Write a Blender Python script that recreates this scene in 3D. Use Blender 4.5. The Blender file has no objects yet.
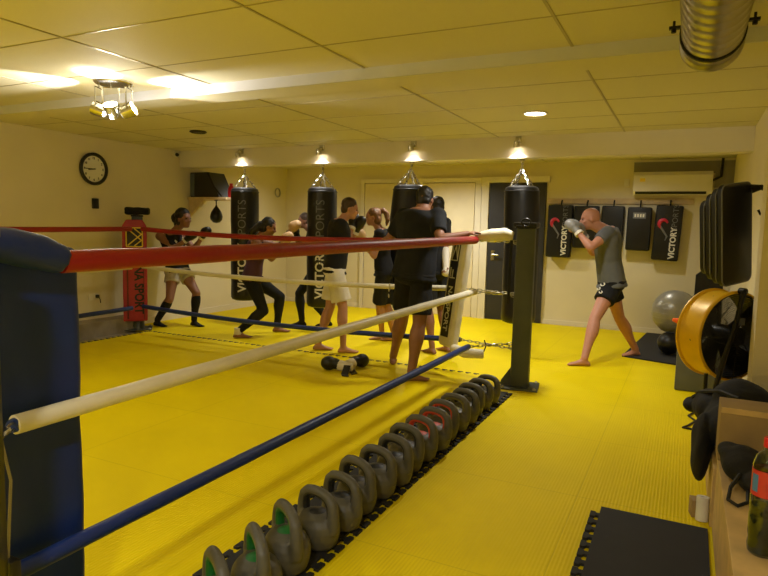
import bpy, bmesh, math, random
import numpy as np
from mathutils import Vector, Matrix, noise
random.seed(7)
COL = bpy.context.scene.collection
PI = math.pi
V = Vector

# ------------------------------------------------------------------ materials
def srgb(r, g, b):
    f = lambda c: (c/12.92 if c <= .04045 else ((c+.055)/1.055)**2.4)
    return (f(r/255), f(g/255), f(b/255), 1)
def mat(name, rgb, rough=.5, metal=0, var=.06, scale=6, bump=0, bscale=40, emit=None, power=0, trans=0, ior=1.45, coat=0):
    m = bpy.data.materials.new(name); m.use_nodes = True
    nt = m.node_tree; b = nt.nodes['Principled BSDF']
    c = srgb(*rgb)
    b.inputs['Roughness'].default_value = rough; b.inputs['Metallic'].default_value = metal
    b.inputs['Base Color'].default_value = c
    if coat: b.inputs['Coat Weight'].default_value = coat
    tc = nt.nodes.new('ShaderNodeTexCoord')
    if var:
        n = nt.nodes.new('ShaderNodeTexNoise'); n.inputs['Scale'].default_value = scale; n.inputs['Detail'].default_value = 4
        nt.links.new(tc.outputs['Object'], n.inputs['Vector'])
        r = nt.nodes.new('ShaderNodeValToRGB')
        r.color_ramp.elements[0].position = .3; r.color_ramp.elements[1].position = .7
        r.color_ramp.elements[0].color = tuple(max(0, x*(1-var)) for x in c[:3])+(1,)
        r.color_ramp.elements[1].color = tuple(min(1, x*(1+var)) for x in c[:3])+(1,)
        nt.links.new(n.outputs['Fac'], r.inputs['Fac']); nt.links.new(r.outputs['Color'], b.inputs['Base Color'])
    if bump:
        n2 = nt.nodes.new('ShaderNodeTexNoise'); n2.inputs['Scale'].default_value = bscale; n2.inputs['Detail'].default_value = 3
        nt.links.new(tc.outputs['Object'], n2.inputs['Vector'])
        bp = nt.nodes.new('ShaderNodeBump'); bp.inputs['Strength'].default_value = bump; bp.inputs['Distance'].default_value = .01
        nt.links.new(n2.outputs['Fac'], bp.inputs['Height']); nt.links.new(bp.outputs['Normal'], b.inputs['Normal'])
    if emit:
        b.inputs['Emission Color'].default_value = srgb(*emit); b.inputs['Emission Strength'].default_value = power
    if trans:
        b.inputs['Transmission Weight'].default_value = trans; b.inputs['IOR'].default_value = ior
    return m

M = {}
M['wall'] = mat('painted_wall', (224, 212, 178), .75, var=.03, scale=2, bump=.05, bscale=60)
M['beam'] = mat('white_beam_paint', (226, 218, 204), .6, var=.03, scale=2)
M['wallgrey'] = mat('grey_strip_paint', (206, 206, 214), .6, var=.03)
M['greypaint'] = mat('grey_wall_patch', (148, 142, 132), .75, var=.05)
M['trimwhite'] = mat('trim_paint', (228, 218, 196), .5, var=.02)
M['concrete'] = mat('bare_concrete', (150, 140, 122), .85, var=.18, scale=5, bump=.2)
M['black_foam'] = mat('black_foam', (27, 26, 26), .8, var=.15, scale=12, bump=.15, bscale=150)
M['black_vinyl'] = mat('black_vinyl', (11, 11, 13), .42, var=.15, scale=4, bump=.12, bscale=14)
M['navy_vinyl'] = mat('navy_black_vinyl', (13, 14, 19), .45, var=.15, scale=4, bump=.1, bscale=12)
M['blue_vinyl'] = mat('blue_vinyl', (17, 42, 106), .45, var=.15, scale=3, bump=.15, bscale=9)
M['red_vinyl'] = mat('red_vinyl', (146, 24, 27), .42, var=.1, scale=5, bump=.25, bscale=16)
M['redpad'] = mat('red_pad_vinyl', (166, 32, 48), .45, var=.1, scale=5, bump=.1, bscale=12)
M['white_vinyl'] = mat('white_vinyl', (224, 216, 190), .42, var=.08, scale=6, bump=.25, bscale=16)
M['dark_steel'] = mat('dark_painted_steel', (74, 79, 75), .5, 0, var=.1)
M['black_steel'] = mat('black_steel', (20, 20, 21), .4, .3, var=.1)
M['chrome'] = mat('chrome', (205, 203, 198), .18, 1, var=0)
M['steel'] = mat('galvanised_steel', (176, 174, 166), .32, 1, var=.12, scale=5)
M['strap'] = mat('black_strap', (18, 18, 18), .7)
M['print_white'] = mat('white_print', (222, 218, 205), .5, var=.03)
M['print_grey'] = mat('grey_print', (112, 112, 114), .5, var=.03)
M['print_red'] = mat('red_print', (196, 36, 66), .5, var=.03)
M['print_black'] = mat('black_print', (20, 18, 18), .5, var=.03)
M['print_yellow'] = mat('yellow_print', (235, 205, 60), .5, var=.03)
M['door_dark'] = mat('dark_door_paint', (44, 43, 46), .5, var=.08)
M['door_white'] = mat('cream_door_paint', (226, 212, 178), .5, var=.03)
M['wood'] = mat('light_wood', (204, 172, 112), .55, var=.16, scale=9, bump=.05)
M['batten'] = mat('pale_wood_batten', (206, 182, 140), .55, var=.1, scale=9)
M['card'] = mat('brown_card', (158, 132, 86), .75, var=.12, scale=8)
M['kb'] = mat('kettlebell_grey_plastic', (80, 77, 66), .5, var=.12, scale=9, bump=.08, bscale=60)
for k, c in dict(green=(18, 104, 40), red=(190, 62, 34), olive=(120, 112, 40), black=(28, 28, 28)).items():
    M['kb_'+k] = mat('kettlebell_'+k, c, .5, var=.1)
M['orange'] = mat('orange_plastic', (240, 96, 30), .45)
M['fan_yellow'] = mat('fan_yellow_paint', (238, 190, 24), .35, .1, var=.08)
M['silverball'] = mat('silver_rubber', (150, 146, 134), .33, .25, var=.08)
M['greyfoam'] = mat('grey_foam_block', (92, 94, 88), .7, var=.1)
M['blackcloth'] = mat('black_nylon', (9, 9, 10), .85, var=.2, scale=10, bump=.3, bscale=40)
M['acwhite'] = mat('white_plastic', (226, 218, 200), .35, var=.02)
M['dark_plastic'] = mat('dark_plastic', (30, 30, 32), .4, var=.1)
M['bluegrey'] = mat('bluish_plastic', (84, 94, 108), .4)
M['bottle'] = mat('clear_bottle', (210, 222, 226), .05, var=0, trans=1)
M['water'] = mat('water', (84, 98, 108), .02, var=0, trans=1, ior=1.33)
M['label_red'] = mat('red_label', (196, 52, 48), .4, var=.15, scale=18)
M['label_blue'] = mat('blue_label', (80, 128, 176), .4, var=.1)
M['cap_red'] = mat('red_cap', (205, 34, 44), .35)
M['lamp'] = mat('lamp_glow', (255, 240, 214), .4, var=0, emit=(255, 236, 200), power=40)
M['lampdisc'] = mat('downlight_glow', (255, 240, 214), .4, var=0, emit=(255, 238, 206), power=14)
M['clockface'] = mat('clock_face', (232, 228, 214), .5, var=.02)
M['cord'] = mat('grey_cord', (150, 142, 122), .6)
M['paper'] = mat('white_paper', (226, 222, 212), .7)
M['eye'] = mat('eye_dark', (26, 20, 18), .25, var=0)
def skinmat(n, c): return mat(n, c, .55, var=.1, scale=9, bump=.04, bscale=60)
M['skin_light'] = skinmat('skin_light', (182, 130, 102))
M['skin_pink'] = skinmat('skin_pink', (186, 130, 106))
M['skin_tan'] = skinmat('skin_tan', (142, 97, 74))
M['hair_black'] = mat('hair_black', (20, 17, 16), .5, var=.2, scale=30, bump=.4, bscale=60)
M['hair_brown'] = mat('hair_brown', (62, 44, 32), .5, var=.25, scale=30, bump=.4, bscale=60)
M['hair_light'] = mat('hair_light_brown', (120, 84, 54), .5, var=.25, scale=30, bump=.4, bscale=60)
M['c_black'] = mat('black_cotton', (12, 12, 15), .9, var=.15, scale=6, bump=.15, bscale=30)
M['c_navy'] = mat('navy_black_cotton', (12, 15, 22), .9, var=.15, scale=6, bump=.15, bscale=30)
M['c_grey'] = mat('grey_cotton', (96, 98, 100), .85, var=.12, scale=6, bump=.15, bscale=30)
M['c_white'] = mat('white_satin', (222, 214, 196), .6, var=.06, scale=6, bump=.15, bscale=20)
M['c_cream'] = mat('cream_satin', (176, 166, 146), .5, var=.25, scale=9, bump=.2, bscale=20)
M['c_purple'] = mat('purple_cotton', (76, 42, 68), .8, var=.12)
M['glove_black'] = mat('black_glove_leather', (13, 13, 15), .38, var=.1)
M['glove_grey'] = mat('grey_glove_leather', (128, 126, 122), .4, var=.12)
M['glove_tan'] = mat('tan_glove_leather', (196, 160, 116), .45, var=.12)

def yellow_mat_material():
    m = bpy.data.materials.new('yellow_foam'); m.use_nodes = True
    nt = m.node_tree; b = nt.nodes['Principled BSDF']; L = nt.links.new; N = nt.nodes.new
    tc = N('ShaderNodeTexCoord'); n = N('ShaderNodeTexNoise'); n.inputs['Scale'].default_value = 1.3; n.inputs['Detail'].default_value = 5
    L(tc.outputs['Object'], n.inputs['Vector'])
    r = N('ShaderNodeValToRGB'); r.color_ramp.elements[0].position = .3; r.color_ramp.elements[1].position = .75
    r.color_ramp.elements[0].color = srgb(224, 200, 0); r.color_ramp.elements[1].color = srgb(236, 211, 0)
    L(n.outputs['Fac'], r.inputs['Fac'])
    # faint joints between one-metre tiles
    sx = N('ShaderNodeSeparateXYZ'); L(tc.outputs['Object'], sx.inputs[0])
    def joint(out, off):
        a = N('ShaderNodeMath'); a.operation = 'ADD'; a.inputs[1].default_value = off; L(out, a.inputs[0])
        f = N('ShaderNodeMath'); f.operation = 'FLOORED_MODULO'; f.inputs[1].default_value = 1; L(a.outputs[0], f.inputs[0])
        c = N('ShaderNodeMath'); c.operation = 'LESS_THAN'; c.inputs[1].default_value = .006; L(f.outputs[0], c.inputs[0])
        return c.outputs[0]
    mx = N('ShaderNodeMath'); mx.operation = 'MAXIMUM'
    L(joint(sx.outputs['X'], 20.28), mx.inputs[0]); L(joint(sx.outputs['Y'], 20.14), mx.inputs[1])
    mul = N('ShaderNodeMath'); mul.operation = 'MULTIPLY'; mul.inputs[1].default_value = .2; L(mx.outputs[0], mul.inputs[0])
    mix = N('ShaderNodeMix'); mix.data_type = 'RGBA'; L(mul.outputs[0], mix.inputs[0]); L(r.outputs['Color'], mix.inputs[6]); mix.inputs[7].default_value = srgb(120, 98, 4)
    L(mix.outputs[2], b.inputs['Base Color'])
    w = N('ShaderNodeTexWave'); w.inputs['Scale'].default_value = 18; w.bands_direction = 'X'; L(tc.outputs['Object'], w.inputs['Vector'])
    bp = N('ShaderNodeBump'); bp.inputs['Strength'].default_value = .35; bp.inputs['Distance'].default_value = .004
    L(w.outputs['Fac'], bp.inputs['Height']); L(bp.outputs['Normal'], b.inputs['Normal'])
    b.inputs['Roughness'].default_value = .6; b.inputs['Specular IOR Level'].default_value = .12
    return m
M['yellow'] = yellow_mat_material()

def ceiling_material():
    m = bpy.data.materials.new('ceiling_tile'); m.use_nodes = True
    nt = m.node_tree; b = nt.nodes['Principled BSDF']; L = nt.links.new; N = nt.nodes.new
    tc = N('ShaderNodeTexCoord'); n = N('ShaderNodeTexNoise'); n.inputs['Scale'].default_value = 120; L(tc.outputs['Object'], n.inputs['Vector'])
    r = N('ShaderNodeValToRGB'); r.color_ramp.elements[0].color = srgb(214, 207, 178); r.color_ramp.elements[1].color = srgb(222, 215, 186)
    L(n.outputs['Fac'], r.inputs['Fac']); L(r.outputs['Color'], b.inputs['Base Color'])
    b.inputs['Roughness'].default_value = .7
    return m
M['ceil'] = ceiling_material()
M['tbar'] = mat('ceiling_grid_metal', (176, 166, 136), .35, .35, var=0)

def duct_material():
    m = bpy.data.materials.new('spiral_duct_steel'); m.use_nodes = True
    nt = m.node_tree; b = nt.nodes['Principled BSDF']; L = nt.links.new; N = nt.nodes.new
    b.inputs['Metallic'].default_value = 1; b.inputs['Roughness'].default_value = .3
    tc = N('ShaderNodeTexCoord'); n = N('ShaderNodeTexNoise'); n.inputs['Scale'].default_value = 9; L(tc.outputs['Object'], n.inputs['Vector'])
    r = N('ShaderNodeValToRGB'); r.color_ramp.elements[0].color = srgb(168, 164, 152); r.color_ramp.elements[1].color = srgb(200, 196, 184)
    L(n.outputs['Fac'], r.inputs['Fac']); L(r.outputs['Color'], b.inputs['Base Color'])
    return m
M['duct'] = duct_material()

# ------------------------------------------------------------------ mesh building
class MB:
    """collects shapes in world space; build() links them as ONE mesh object under a thing"""
    def __init__(s): s.bm = bmesh.new()
    def _add(s, verts, faces):
        vs = [s.bm.verts.new(v) for v in verts]
        for f in faces:
            try: s.bm.faces.new([vs[i] for i in f])
            except ValueError: pass
        return vs
    def box(s, c, size, rot=None, bevel=0, seg=2):
        b = bmesh.new(); bmesh.ops.create_cube(b, size=1)
        bmesh.ops.scale(b, vec=size, verts=b.verts)
        if bevel: bmesh.ops.bevel(b, geom=b.edges[:], offset=bevel, segments=seg, affect='EDGES', profile=.6)
        R = rot.to_matrix() if hasattr(rot, 'to_matrix') else (rot or Matrix.Identity(3))
        b.verts.ensure_lookup_table(); b.verts.index_update()
        s._add([V(c)+R@v.co for v in b.verts], [[v.index for v in f.verts] for f in b.faces]); b.free(); return s
    def span(s, a, b, bevel=0):
        a, b = V(a), V(b); return s.box((a+b)/2, [abs(x) for x in (b-a)], None, bevel)
    def loft(s, rings, close=False, caps=True):
        n = len(rings[0]); vs = [p for r in rings for p in r]; fs = []
        m = len(rings)
        for i in range(m if close else m-1):
            j = (i+1) % m
            for k in range(n): fs.append((i*n+k, i*n+(k+1) % n, j*n+(k+1) % n, j*n+k))
        if caps and not close: fs += [tuple(range(n))[::-1], tuple((m-1)*n+k for k in range(n))]
        s._add(vs, fs); return s
    def tube(s, pts, r, seg=10, close=False):
        pts = [V(p) for p in pts]; n = len(pts); rs = r if isinstance(r, (list, tuple)) else [r]*n
        rings = []; up = None
        for i, p in enumerate(pts):
            if close: d = pts[(i+1) % n]-pts[i-1]
            else: d = (pts[min(i+1, n-1)]-pts[max(i-1, 0)])
            d.normalize()
            if up is None: up = V((0, 0, 1)) if abs(d.z) < .9 else V((1, 0, 0))
            u = (up-d*up.dot(d)).normalized(); up = u; w = d.cross(u)
            rings.append([p+(u*math.cos(a)+w*math.sin(a))*rs[i] for a in (2*PI*k/seg for k in range(seg))])
        return s.loft(rings, close)
    def ell(s, c, r, ax=None, seg=16, rg=10):
        c = V(c); r = (r, r, r) if not hasattr(r, '__len__') else r
        A = [V(a) for a in ax] if ax else [V((1, 0, 0)), V((0, 1, 0)), V((0, 0, 1))]
        rings = []
        for i in range(1, rg):
            t = PI*i/rg
            rings.append([c+A[0]*(r[0]*math.sin(t)*math.cos(a))+A[1]*(r[1]*math.sin(t)*math.sin(a))-A[2]*(r[2]*math.cos(t)) for a in (2*PI*k/seg for k in range(seg))])
        n = seg; vs = [p for q in rings for p in q]+[c-A[2]*r[2], c+A[2]*r[2]]; fs = []
        for i in range(rg-2):
            for k in range(n): fs.append((i*n+k, i*n+(k+1) % n, (i+1)*n+(k+1) % n, (i+1)*n+k))
        b, t = len(vs)-2, len(vs)-1
        for k in range(n): fs.append((b, (k+1) % n, k)); fs.append((t, (rg-2)*n+k, (rg-2)*n+(k+1) % n))
        s._add(vs, fs); return s
    def lathe(s, prof, o=(0, 0, 0), axis=(0, 0, 1), seg=24, close=False):
        o = V(o); d = V(axis).normalized(); up = V((0, 0, 1)) if abs(d.z) < .9 else V((1, 0, 0))
        u = (up-d*up.dot(d)).normalized(); w = d.cross(u)
        rings = [[o+d*h+(u*math.cos(a)+w*math.sin(a))*max(r, .0004) for a in (2*PI*k/seg for k in range(seg))] for r, h in prof]
        return s.loft(rings, close)
    def prism(s, poly, o, ux, uy, depth):
        """poly in 2-D (ux, uy), extruded by the vector depth"""
        o, ux, uy, dp = V(o), V(ux), V(uy), V(depth); n = len(poly)
        a = [o+ux*x+uy*y for x, y in poly]; b = [p+dp for p in a]
        s._add(a+b, [tuple(range(n))[::-1], tuple(range(n, 2*n))]+[(k, (k+1) % n, n+(k+1) % n, n+k) for k in range(n)]); return s
    def mesh(s, name, smooth=True, angle=.6):
        bmesh.ops.recalc_face_normals(s.bm, faces=s.bm.faces[:])
        for f in s.bm.faces: f.smooth = smooth
        if smooth:
            for e in s.bm.edges:
                if len(e.link_faces) == 2 and e.calc_face_angle(0) > angle: e.smooth = False
        me = bpy.data.meshes.new(name); s.bm.to_mesh(me); s.bm.free(); return me
    def build(s, name, m, parent=None, smooth=True, label=None):
        return link(name, s.mesh(name, smooth), m, parent, label)

def link(name, me, m, parent=None, label=None):
    o = bpy.data.objects.new(name, me); COL.objects.link(o)
    if m: me.materials.clear(); me.materials.append(M[m] if isinstance(m, str) else m)
    if parent:
        off = V((0, 0, 0)); p = parent
        while p: off += V(p.location); p = p.parent
        me.transform(Matrix.Translation(-off)); o.parent = parent
    if label: o['label'] = label
    return o
def recentre(o):
    """move a one-mesh thing's origin to the middle of its base"""
    co = [v.co for v in o.data.vertices]
    c = V(((min(p.x for p in co)+max(p.x for p in co))/2, (min(p.y for p in co)+max(p.y for p in co))/2, min(p.z for p in co)))
    o.data.transform(Matrix.Translation(-c)); o.location = c; return o
def tag(o, label, cat, group=None, kind=None):
    o['label'] = label; o['category'] = cat
    if group: o['group'] = group
    if kind: o['kind'] = kind
    return o
def thing(name, loc, label, cat, group=None):
    o = bpy.data.objects.new(name, None); COL.objects.link(o); o.location = loc; o.empty_display_size = .1
    return tag(o, label, cat, group)
def struct(name, mb, m, parent=None, smooth=False):
    o = mb.build(name, m, parent, smooth)
    if not parent: o['kind'] = 'structure'
    return o
def copy_tree(o, parent=None):
    c = o.copy(); COL.objects.link(c); c.parent = parent
    for ch in list(o.children): copy_tree(ch, c)
    return c

def remesh(mb, name, vox=.011, smooth=3, noise_amp=0, noise_scale=14, fac=.5):
    """melt overlapping shapes into one continuous surface"""
    me = mb.mesh('tmp', True)
    o = bpy.data.objects.new('tmp', me); COL.objects.link(o)
    md = o.modifiers.new('r', 'REMESH'); md.mode = 'VOXEL'; md.voxel_size = vox
    dg = bpy.context.evaluated_depsgraph_get()
    out = bpy.data.meshes.new_from_object(o.evaluated_get(dg)); out.name = name
    bpy.data.objects.remove(o); bpy.data.meshes.remove(me)
    bm = bmesh.new(); bm.from_mesh(out)
    for _ in range(smooth): bmesh.ops.smooth_vert(bm, verts=bm.verts[:], factor=fac, use_axis_x=True, use_axis_y=True, use_axis_z=True)
    if noise_amp:
        bm.normal_update()
        for v in bm.verts: v.co += v.normal*noise.noise(v.co*noise_scale)*noise_amp
    for f in bm.faces: f.smooth = True
    bm.to_mesh(out); bm.free(); out.materials.clear(); return out

def text_mesh(body, size, bold=0, cuts=0, depth=.0015):
    cu = bpy.data.curves.new('t', 'FONT'); cu.body = body; cu.size = size; cu.align_x = 'CENTER'; cu.align_y = 'CENTER'
    cu.offset = bold; cu.extrude = depth; cu.resolution_u = 3
    o = bpy.data.objects.new('t', cu); COL.objects.link(o)
    dg = bpy.context.evaluated_depsgraph_get(); me = bpy.data.meshes.new_from_object(o.evaluated_get(dg))
    bpy.data.objects.remove(o); bpy.data.curves.remove(cu)
    if cuts:
        bm = bmesh.new(); bm.from_mesh(me); bmesh.ops.triangulate(bm, faces=bm.faces[:])
        bmesh.ops.subdivide_edges(bm, edges=bm.edges[:], cuts=cuts, use_grid_fill=True); bm.to_mesh(me); bm.free()
    me.materials.clear()
    return me
def place_text(name, me, m, o, ux, uy, parent):
    """lay a text mesh on a plane: its x runs along ux, its y along uy"""
    ux, uy, o = V(ux).normalized(), V(uy).normalized(), V(o); uz = ux.cross(uy)
    for v in me.vertices: v.co = o+ux*v.co.x+uy*v.co.y+uz*v.co.z
    return link(name, me, m, parent)
POSES = {
 'P1': dict(H=1.66, F=(0.995,-0.103,0.000), FH=(0.995,-0.103,0.000), Ls=(0.362,0.932,0.000), L=(0.103,0.995,0.000), pelvis=(-6.407,6.450,0.767), neck=(-6.532,6.450,1.297), head=(-6.335,6.500,1.498), sh=((-6.474,6.600,1.250), (-6.590,6.300,1.250)), el=((-6.254,6.612,1.085), (-6.385,6.364,1.079)), wr=((-6.101,6.620,1.266), (-6.205,6.420,1.223)), hip=((-6.398,6.535,0.767), (-6.416,6.365,0.767)), kn=((-6.127,6.516,0.463), (-6.341,6.226,0.391)), an=((-6.157,6.491,0.076), (-6.568,6.207,0.076)), toe=((0.995,-0.103,0.000), (0.995,-0.103,0.000))),
 'P2': dict(H=1.78, F=(0.848,0.530,0.000), FH=(0.754,0.538,-0.377), Ls=(-0.530,0.848,0.000), L=(-0.530,0.848,0.000), pelvis=(-5.067,6.400,0.735), neck=(-5.019,6.440,1.271), head=(-4.888,6.520,1.417), sh=((-5.111,6.587,1.220), (-4.927,6.293,1.220)), el=((-4.912,6.797,1.163), (-4.788,6.444,1.008)), wr=((-4.772,6.850,1.369), (-4.686,6.550,1.215)), hip=((-5.116,6.478,0.735), (-5.018,6.322,0.735)), kn=((-4.833,6.704,0.490), (-4.821,6.329,0.345)), an=((-4.910,6.740,0.081), (-5.054,6.105,0.081)), toe=((0.848,0.530,0.000), (0.848,0.530,0.000))),
 'P3': dict(H=1.72, F=(-0.800,-0.600,0.000), FH=(-0.800,-0.600,0.000), Ls=(0.600,-0.800,0.000), L=(0.600,-0.800,0.000), pelvis=(-4.767,7.500,0.811), neck=(-4.830,7.480,1.371), head=(-4.966,7.450,1.511), sh=((-4.730,7.346,1.322), (-4.930,7.614,1.322)), el=((-4.817,7.232,1.076), (-4.884,7.423,1.115)), wr=((-4.880,7.150,1.299), (-4.829,7.200,1.202)), hip=((-4.714,7.429,0.811), (-4.820,7.571,0.811)), kn=((-4.935,7.294,0.477), (-4.828,7.469,0.401)), an=((-4.913,7.348,0.079), (-4.604,7.561,0.079)), toe=((-0.800,-0.600,0.000), (-0.800,-0.600,0.000))),
 'P4': dict(H=1.8, F=(0.848,0.530,0.000), FH=(0.830,0.518,-0.207), Ls=(-0.530,0.848,0.000), L=(-0.530,0.848,0.000), pelvis=(-3.614,6.070,0.946), neck=(-3.587,6.120,1.508), head=(-3.487,6.170,1.648), sh=((-3.680,6.268,1.457), (-3.494,5.972,1.457)), el=((-3.595,6.307,1.173), (-3.515,6.169,1.234)), wr=((-3.502,6.350,1.409), (-3.529,6.300,1.455)), hip=((-3.663,6.149,0.946), (-3.565,5.991,0.946)), kn=((-3.693,6.102,0.495), (-3.476,6.031,0.509)), an=((-3.794,6.014,0.082), (-3.462,6.024,0.082)), toe=((0.848,0.530,0.000), (0.848,0.530,0.000))),
 'P5': dict(H=1.7, F=(-0.925,-0.381,0.000), FH=(-0.900,-0.423,-0.106), Ls=(0.381,-0.925,0.000), L=(0.381,-0.925,0.000), pelvis=(-3.368,6.850,0.893), neck=(-3.408,6.820,1.414), head=(-3.488,6.750,1.571), sh=((-3.345,6.667,1.365), (-3.471,6.973,1.365)), el=((-3.388,6.611,1.093), (-3.554,6.816,1.146)), wr=((-3.473,6.500,1.291), (-3.626,6.680,1.334)), hip=((-3.335,6.769,0.893), (-3.401,6.931,0.893)), kn=((-3.433,6.872,0.476), (-3.381,6.964,0.468)), an=((-3.449,7.003,0.078), (-3.288,7.026,0.078)), toe=((-0.925,-0.381,0.000), (-0.925,-0.381,0.000))),
 'P6': dict(H=1.84, F=(0.254,0.967,0.000), FH=(-0.098,0.984,-0.148), Ls=(-0.995,0.100,0.000), L=(-0.967,0.254,0.000), pelvis=(-2.355,5.450,1.005), neck=(-2.301,5.450,1.612), head=(-2.296,5.530,1.720), sh=((-2.479,5.468,1.559), (-2.123,5.432,1.559)), el=((-2.663,5.492,1.317), (-2.015,5.237,1.351)), wr=((-2.823,5.700,1.307), (-1.816,5.400,1.406)), hip=((-2.447,5.474,1.005), (-2.263,5.426,1.005)), kn=((-2.573,5.697,0.546), (-2.254,5.381,0.525)), an=((-2.728,5.818,0.084), (-2.269,5.252,0.084)), toe=((-0.406,0.914,0.000), (0.824,0.567,0.000))),
 'P7': dict(H=1.76, F=(-0.868,0.496,0.000), FH=(-0.868,0.496,0.000), Ls=(-0.496,-0.868,0.000), L=(-0.496,-0.868,0.000), pelvis=(-2.601,6.600,0.959), neck=(-2.634,6.630,1.557), head=(-2.621,6.650,1.695), sh=((-2.719,6.482,1.507), (-2.549,6.778,1.507)), el=((-2.710,6.471,1.215), (-2.489,6.651,1.223)), wr=((-2.860,6.650,1.309), (-2.418,6.500,1.008)), hip=((-2.646,6.521,0.959), (-2.556,6.679,0.959)), kn=((-2.644,6.549,0.506), (-2.545,6.732,0.506)), an=((-2.567,6.533,0.080), (-2.459,6.739,0.080)), toe=((-0.868,0.496,0.000), (-0.868,0.496,0.000))),
 'P8': dict(H=1.8, F=(-0.954,-0.301,0.000), FH=(-0.960,-0.253,-0.121), Ls=(0.164,-0.986,0.000), L=(0.301,-0.954,0.000), pelvis=(-0.750,7.420,0.876), neck=(-0.826,7.400,1.489), head=(-1.009,7.340,1.598), sh=((-0.797,7.228,1.438), (-0.855,7.572,1.438)), el=((-0.939,7.016,1.282), (-0.961,7.403,1.216)), wr=((-1.107,7.100,1.458), (-1.067,7.280,1.415)), hip=((-0.722,7.332,0.876), (-0.778,7.508,0.876)), kn=((-0.867,7.076,0.485), (-0.652,7.611,0.450)), an=((-0.917,6.846,0.082), (-0.466,7.748,0.082)), toe=((-0.954,-0.301,0.000), (-0.781,-0.625,0.000))),
}
for q in POSES.values():
    for k in ('sh', 'el', 'wr', 'hip', 'kn', 'an', 'toe'): q[k+'l'], q[k+'r'] = q.pop(k)
# ------------------------------------------------------------------ people
def ring(c, u, v, n=16): return [c+u*math.cos(2*PI*k/n)+v*math.sin(2*PI*k/n) for k in range(n)]
def lerp(a, b, t): return a+(b-a)*t
def torso(mb, d, s, secs, grow=0, wscale=1):
    P, N, L, Ls = d['pelvis'], d['neck'], d['L'], d['Ls']
    ax = (N-P); rings = []
    for t, rw, rd, fs in secs:
        l = lerp(L, Ls, max(0, min(1, t))); a = ax.normalized(); l = (l-a*l.dot(a)).normalized(); f = l.cross(a)
        rings.append(ring(P+ax*t+f*fs*s, l*(rw*wscale*s+grow), f*(rd*(1+(wscale-1)*.75)*s+grow), 20))
    mb.loft(rings)
MALE = [(-.17, .07, .07, 0), (-.1, .135, .1, 0), (0, .165, .115, -.01), (.18, .155, .112, 0), (.4, .142, .104, .01), (.65, .166, .115, .01), (.82, .182, .115, 0), (.93, .165, .095, -.01), (1.0, .1, .075, -.01), (1.05, .062, .062, 0)]
FEM = [(-.17, .07, .07, 0), (-.1, .14, .1, 0), (0, .17, .115, -.015), (.15, .155, .108, 0), (.4, .122, .092, .01), (.62, .142, .105, .012), (.8, .155, .1, 0), (.93, .14, .082, -.01), (1.0, .085, .065, -.01), (1.05, .052, .054, 0)]
def limb(mb, a, b, r0, r1, bulge=0, bt=.35, back=None, n=7, end=True):
    pts, rs = [], []
    for i in range(n):
        t = i/(n-1); p = lerp(a, b, t); k = math.exp(-((t-bt)/.22)**2)*bulge
        if back is not None: p = p+back*k*.6
        pts.append(p); rs.append(lerp(r0, r1, t)+k)
    mb.tube(pts, rs, 12)
    if end: mb.ell(a, r0, seg=12, rg=8); mb.ell(b, r1, seg=12, rg=8)
def hand(mb, wr, fw, palm, s, curl, side):
    """palm, four bent fingers of unequal length and a thumb; fw = along the hand, palm = palm normal"""
    fw = fw.normalized(); palm = (palm-fw*palm.dot(fw)).normalized(); ac = fw.cross(palm)*side
    mb.ell(wr+fw*.045*s, (.046*s, .038*s, .016*s), (fw, ac, palm), 12, 8)
    for i, ln in enumerate((.070, .078, .073, .058)):
        p = wr+fw*.075*s+ac*(.030-.020*i)*s; d = fw.copy(); pts = [p-fw*.02*s, p]
        for j, q in enumerate((.45, .32, .23)):
            d = (Matrix.Rotation(0, 3, 'X')@d*math.cos(curl)+palm*math.sin(curl)).normalized() if j == 0 else (d*math.cos(curl)+(palm-d*palm.dot(d)).normalized()*math.sin(curl)).normalized()
            pts.append(pts[-1]+d*ln*q*s)
        mb.tube(pts, [.0095*s, .0095*s, .009*s, .0085*s, .0072*s], 8)
    t0 = wr+fw*.018*s+ac*.026*s; t1 = t0+(fw*.6+ac*.8+palm*.25).normalized()*.035*s; t2 = t1+(fw*.9+ac*.3+palm*.45).normalized()*.045*s
    mb.tube([t0, t1, t2], [.013*s, .0115*s, .0085*s], 8); mb.ell(t2, .0085*s, seg=8, rg=6)
def foot(mb, an, toe, s):
    t = toe.normalized(); z = V((0, 0, 1)); w = t.cross(z); g = V((an.x, an.y, 0)); rings = []
    for x, rw, h in ((-.062, .018, .03), (-.05, .03, .05), (-.01, .034, .08), (.04, .036, .07), (.09, .042, .045), (.13, .044, .032), (.155, .04, .024)):
        rings.append(ring(g+t*x*s+z*(h/2+.002)*s, w*rw*s, z*h/2*s, 12))
    mb.loft(rings)
    for i in range(5):
        c = g+t*(.165-.006*i*i*.5)*s+w*(-.032+.016*i)*s+z*.013*s
        mb.ell(c, (.02*s, .0095*s if i else .013*s, .012*s), (t, w, z), 8, 6)
def head_frame(d):
    f = d['FH'].normalized(); u = (V((0, 0, 1))-f*f.z).normalized(); return f, f.cross(u)*-1, u
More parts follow.
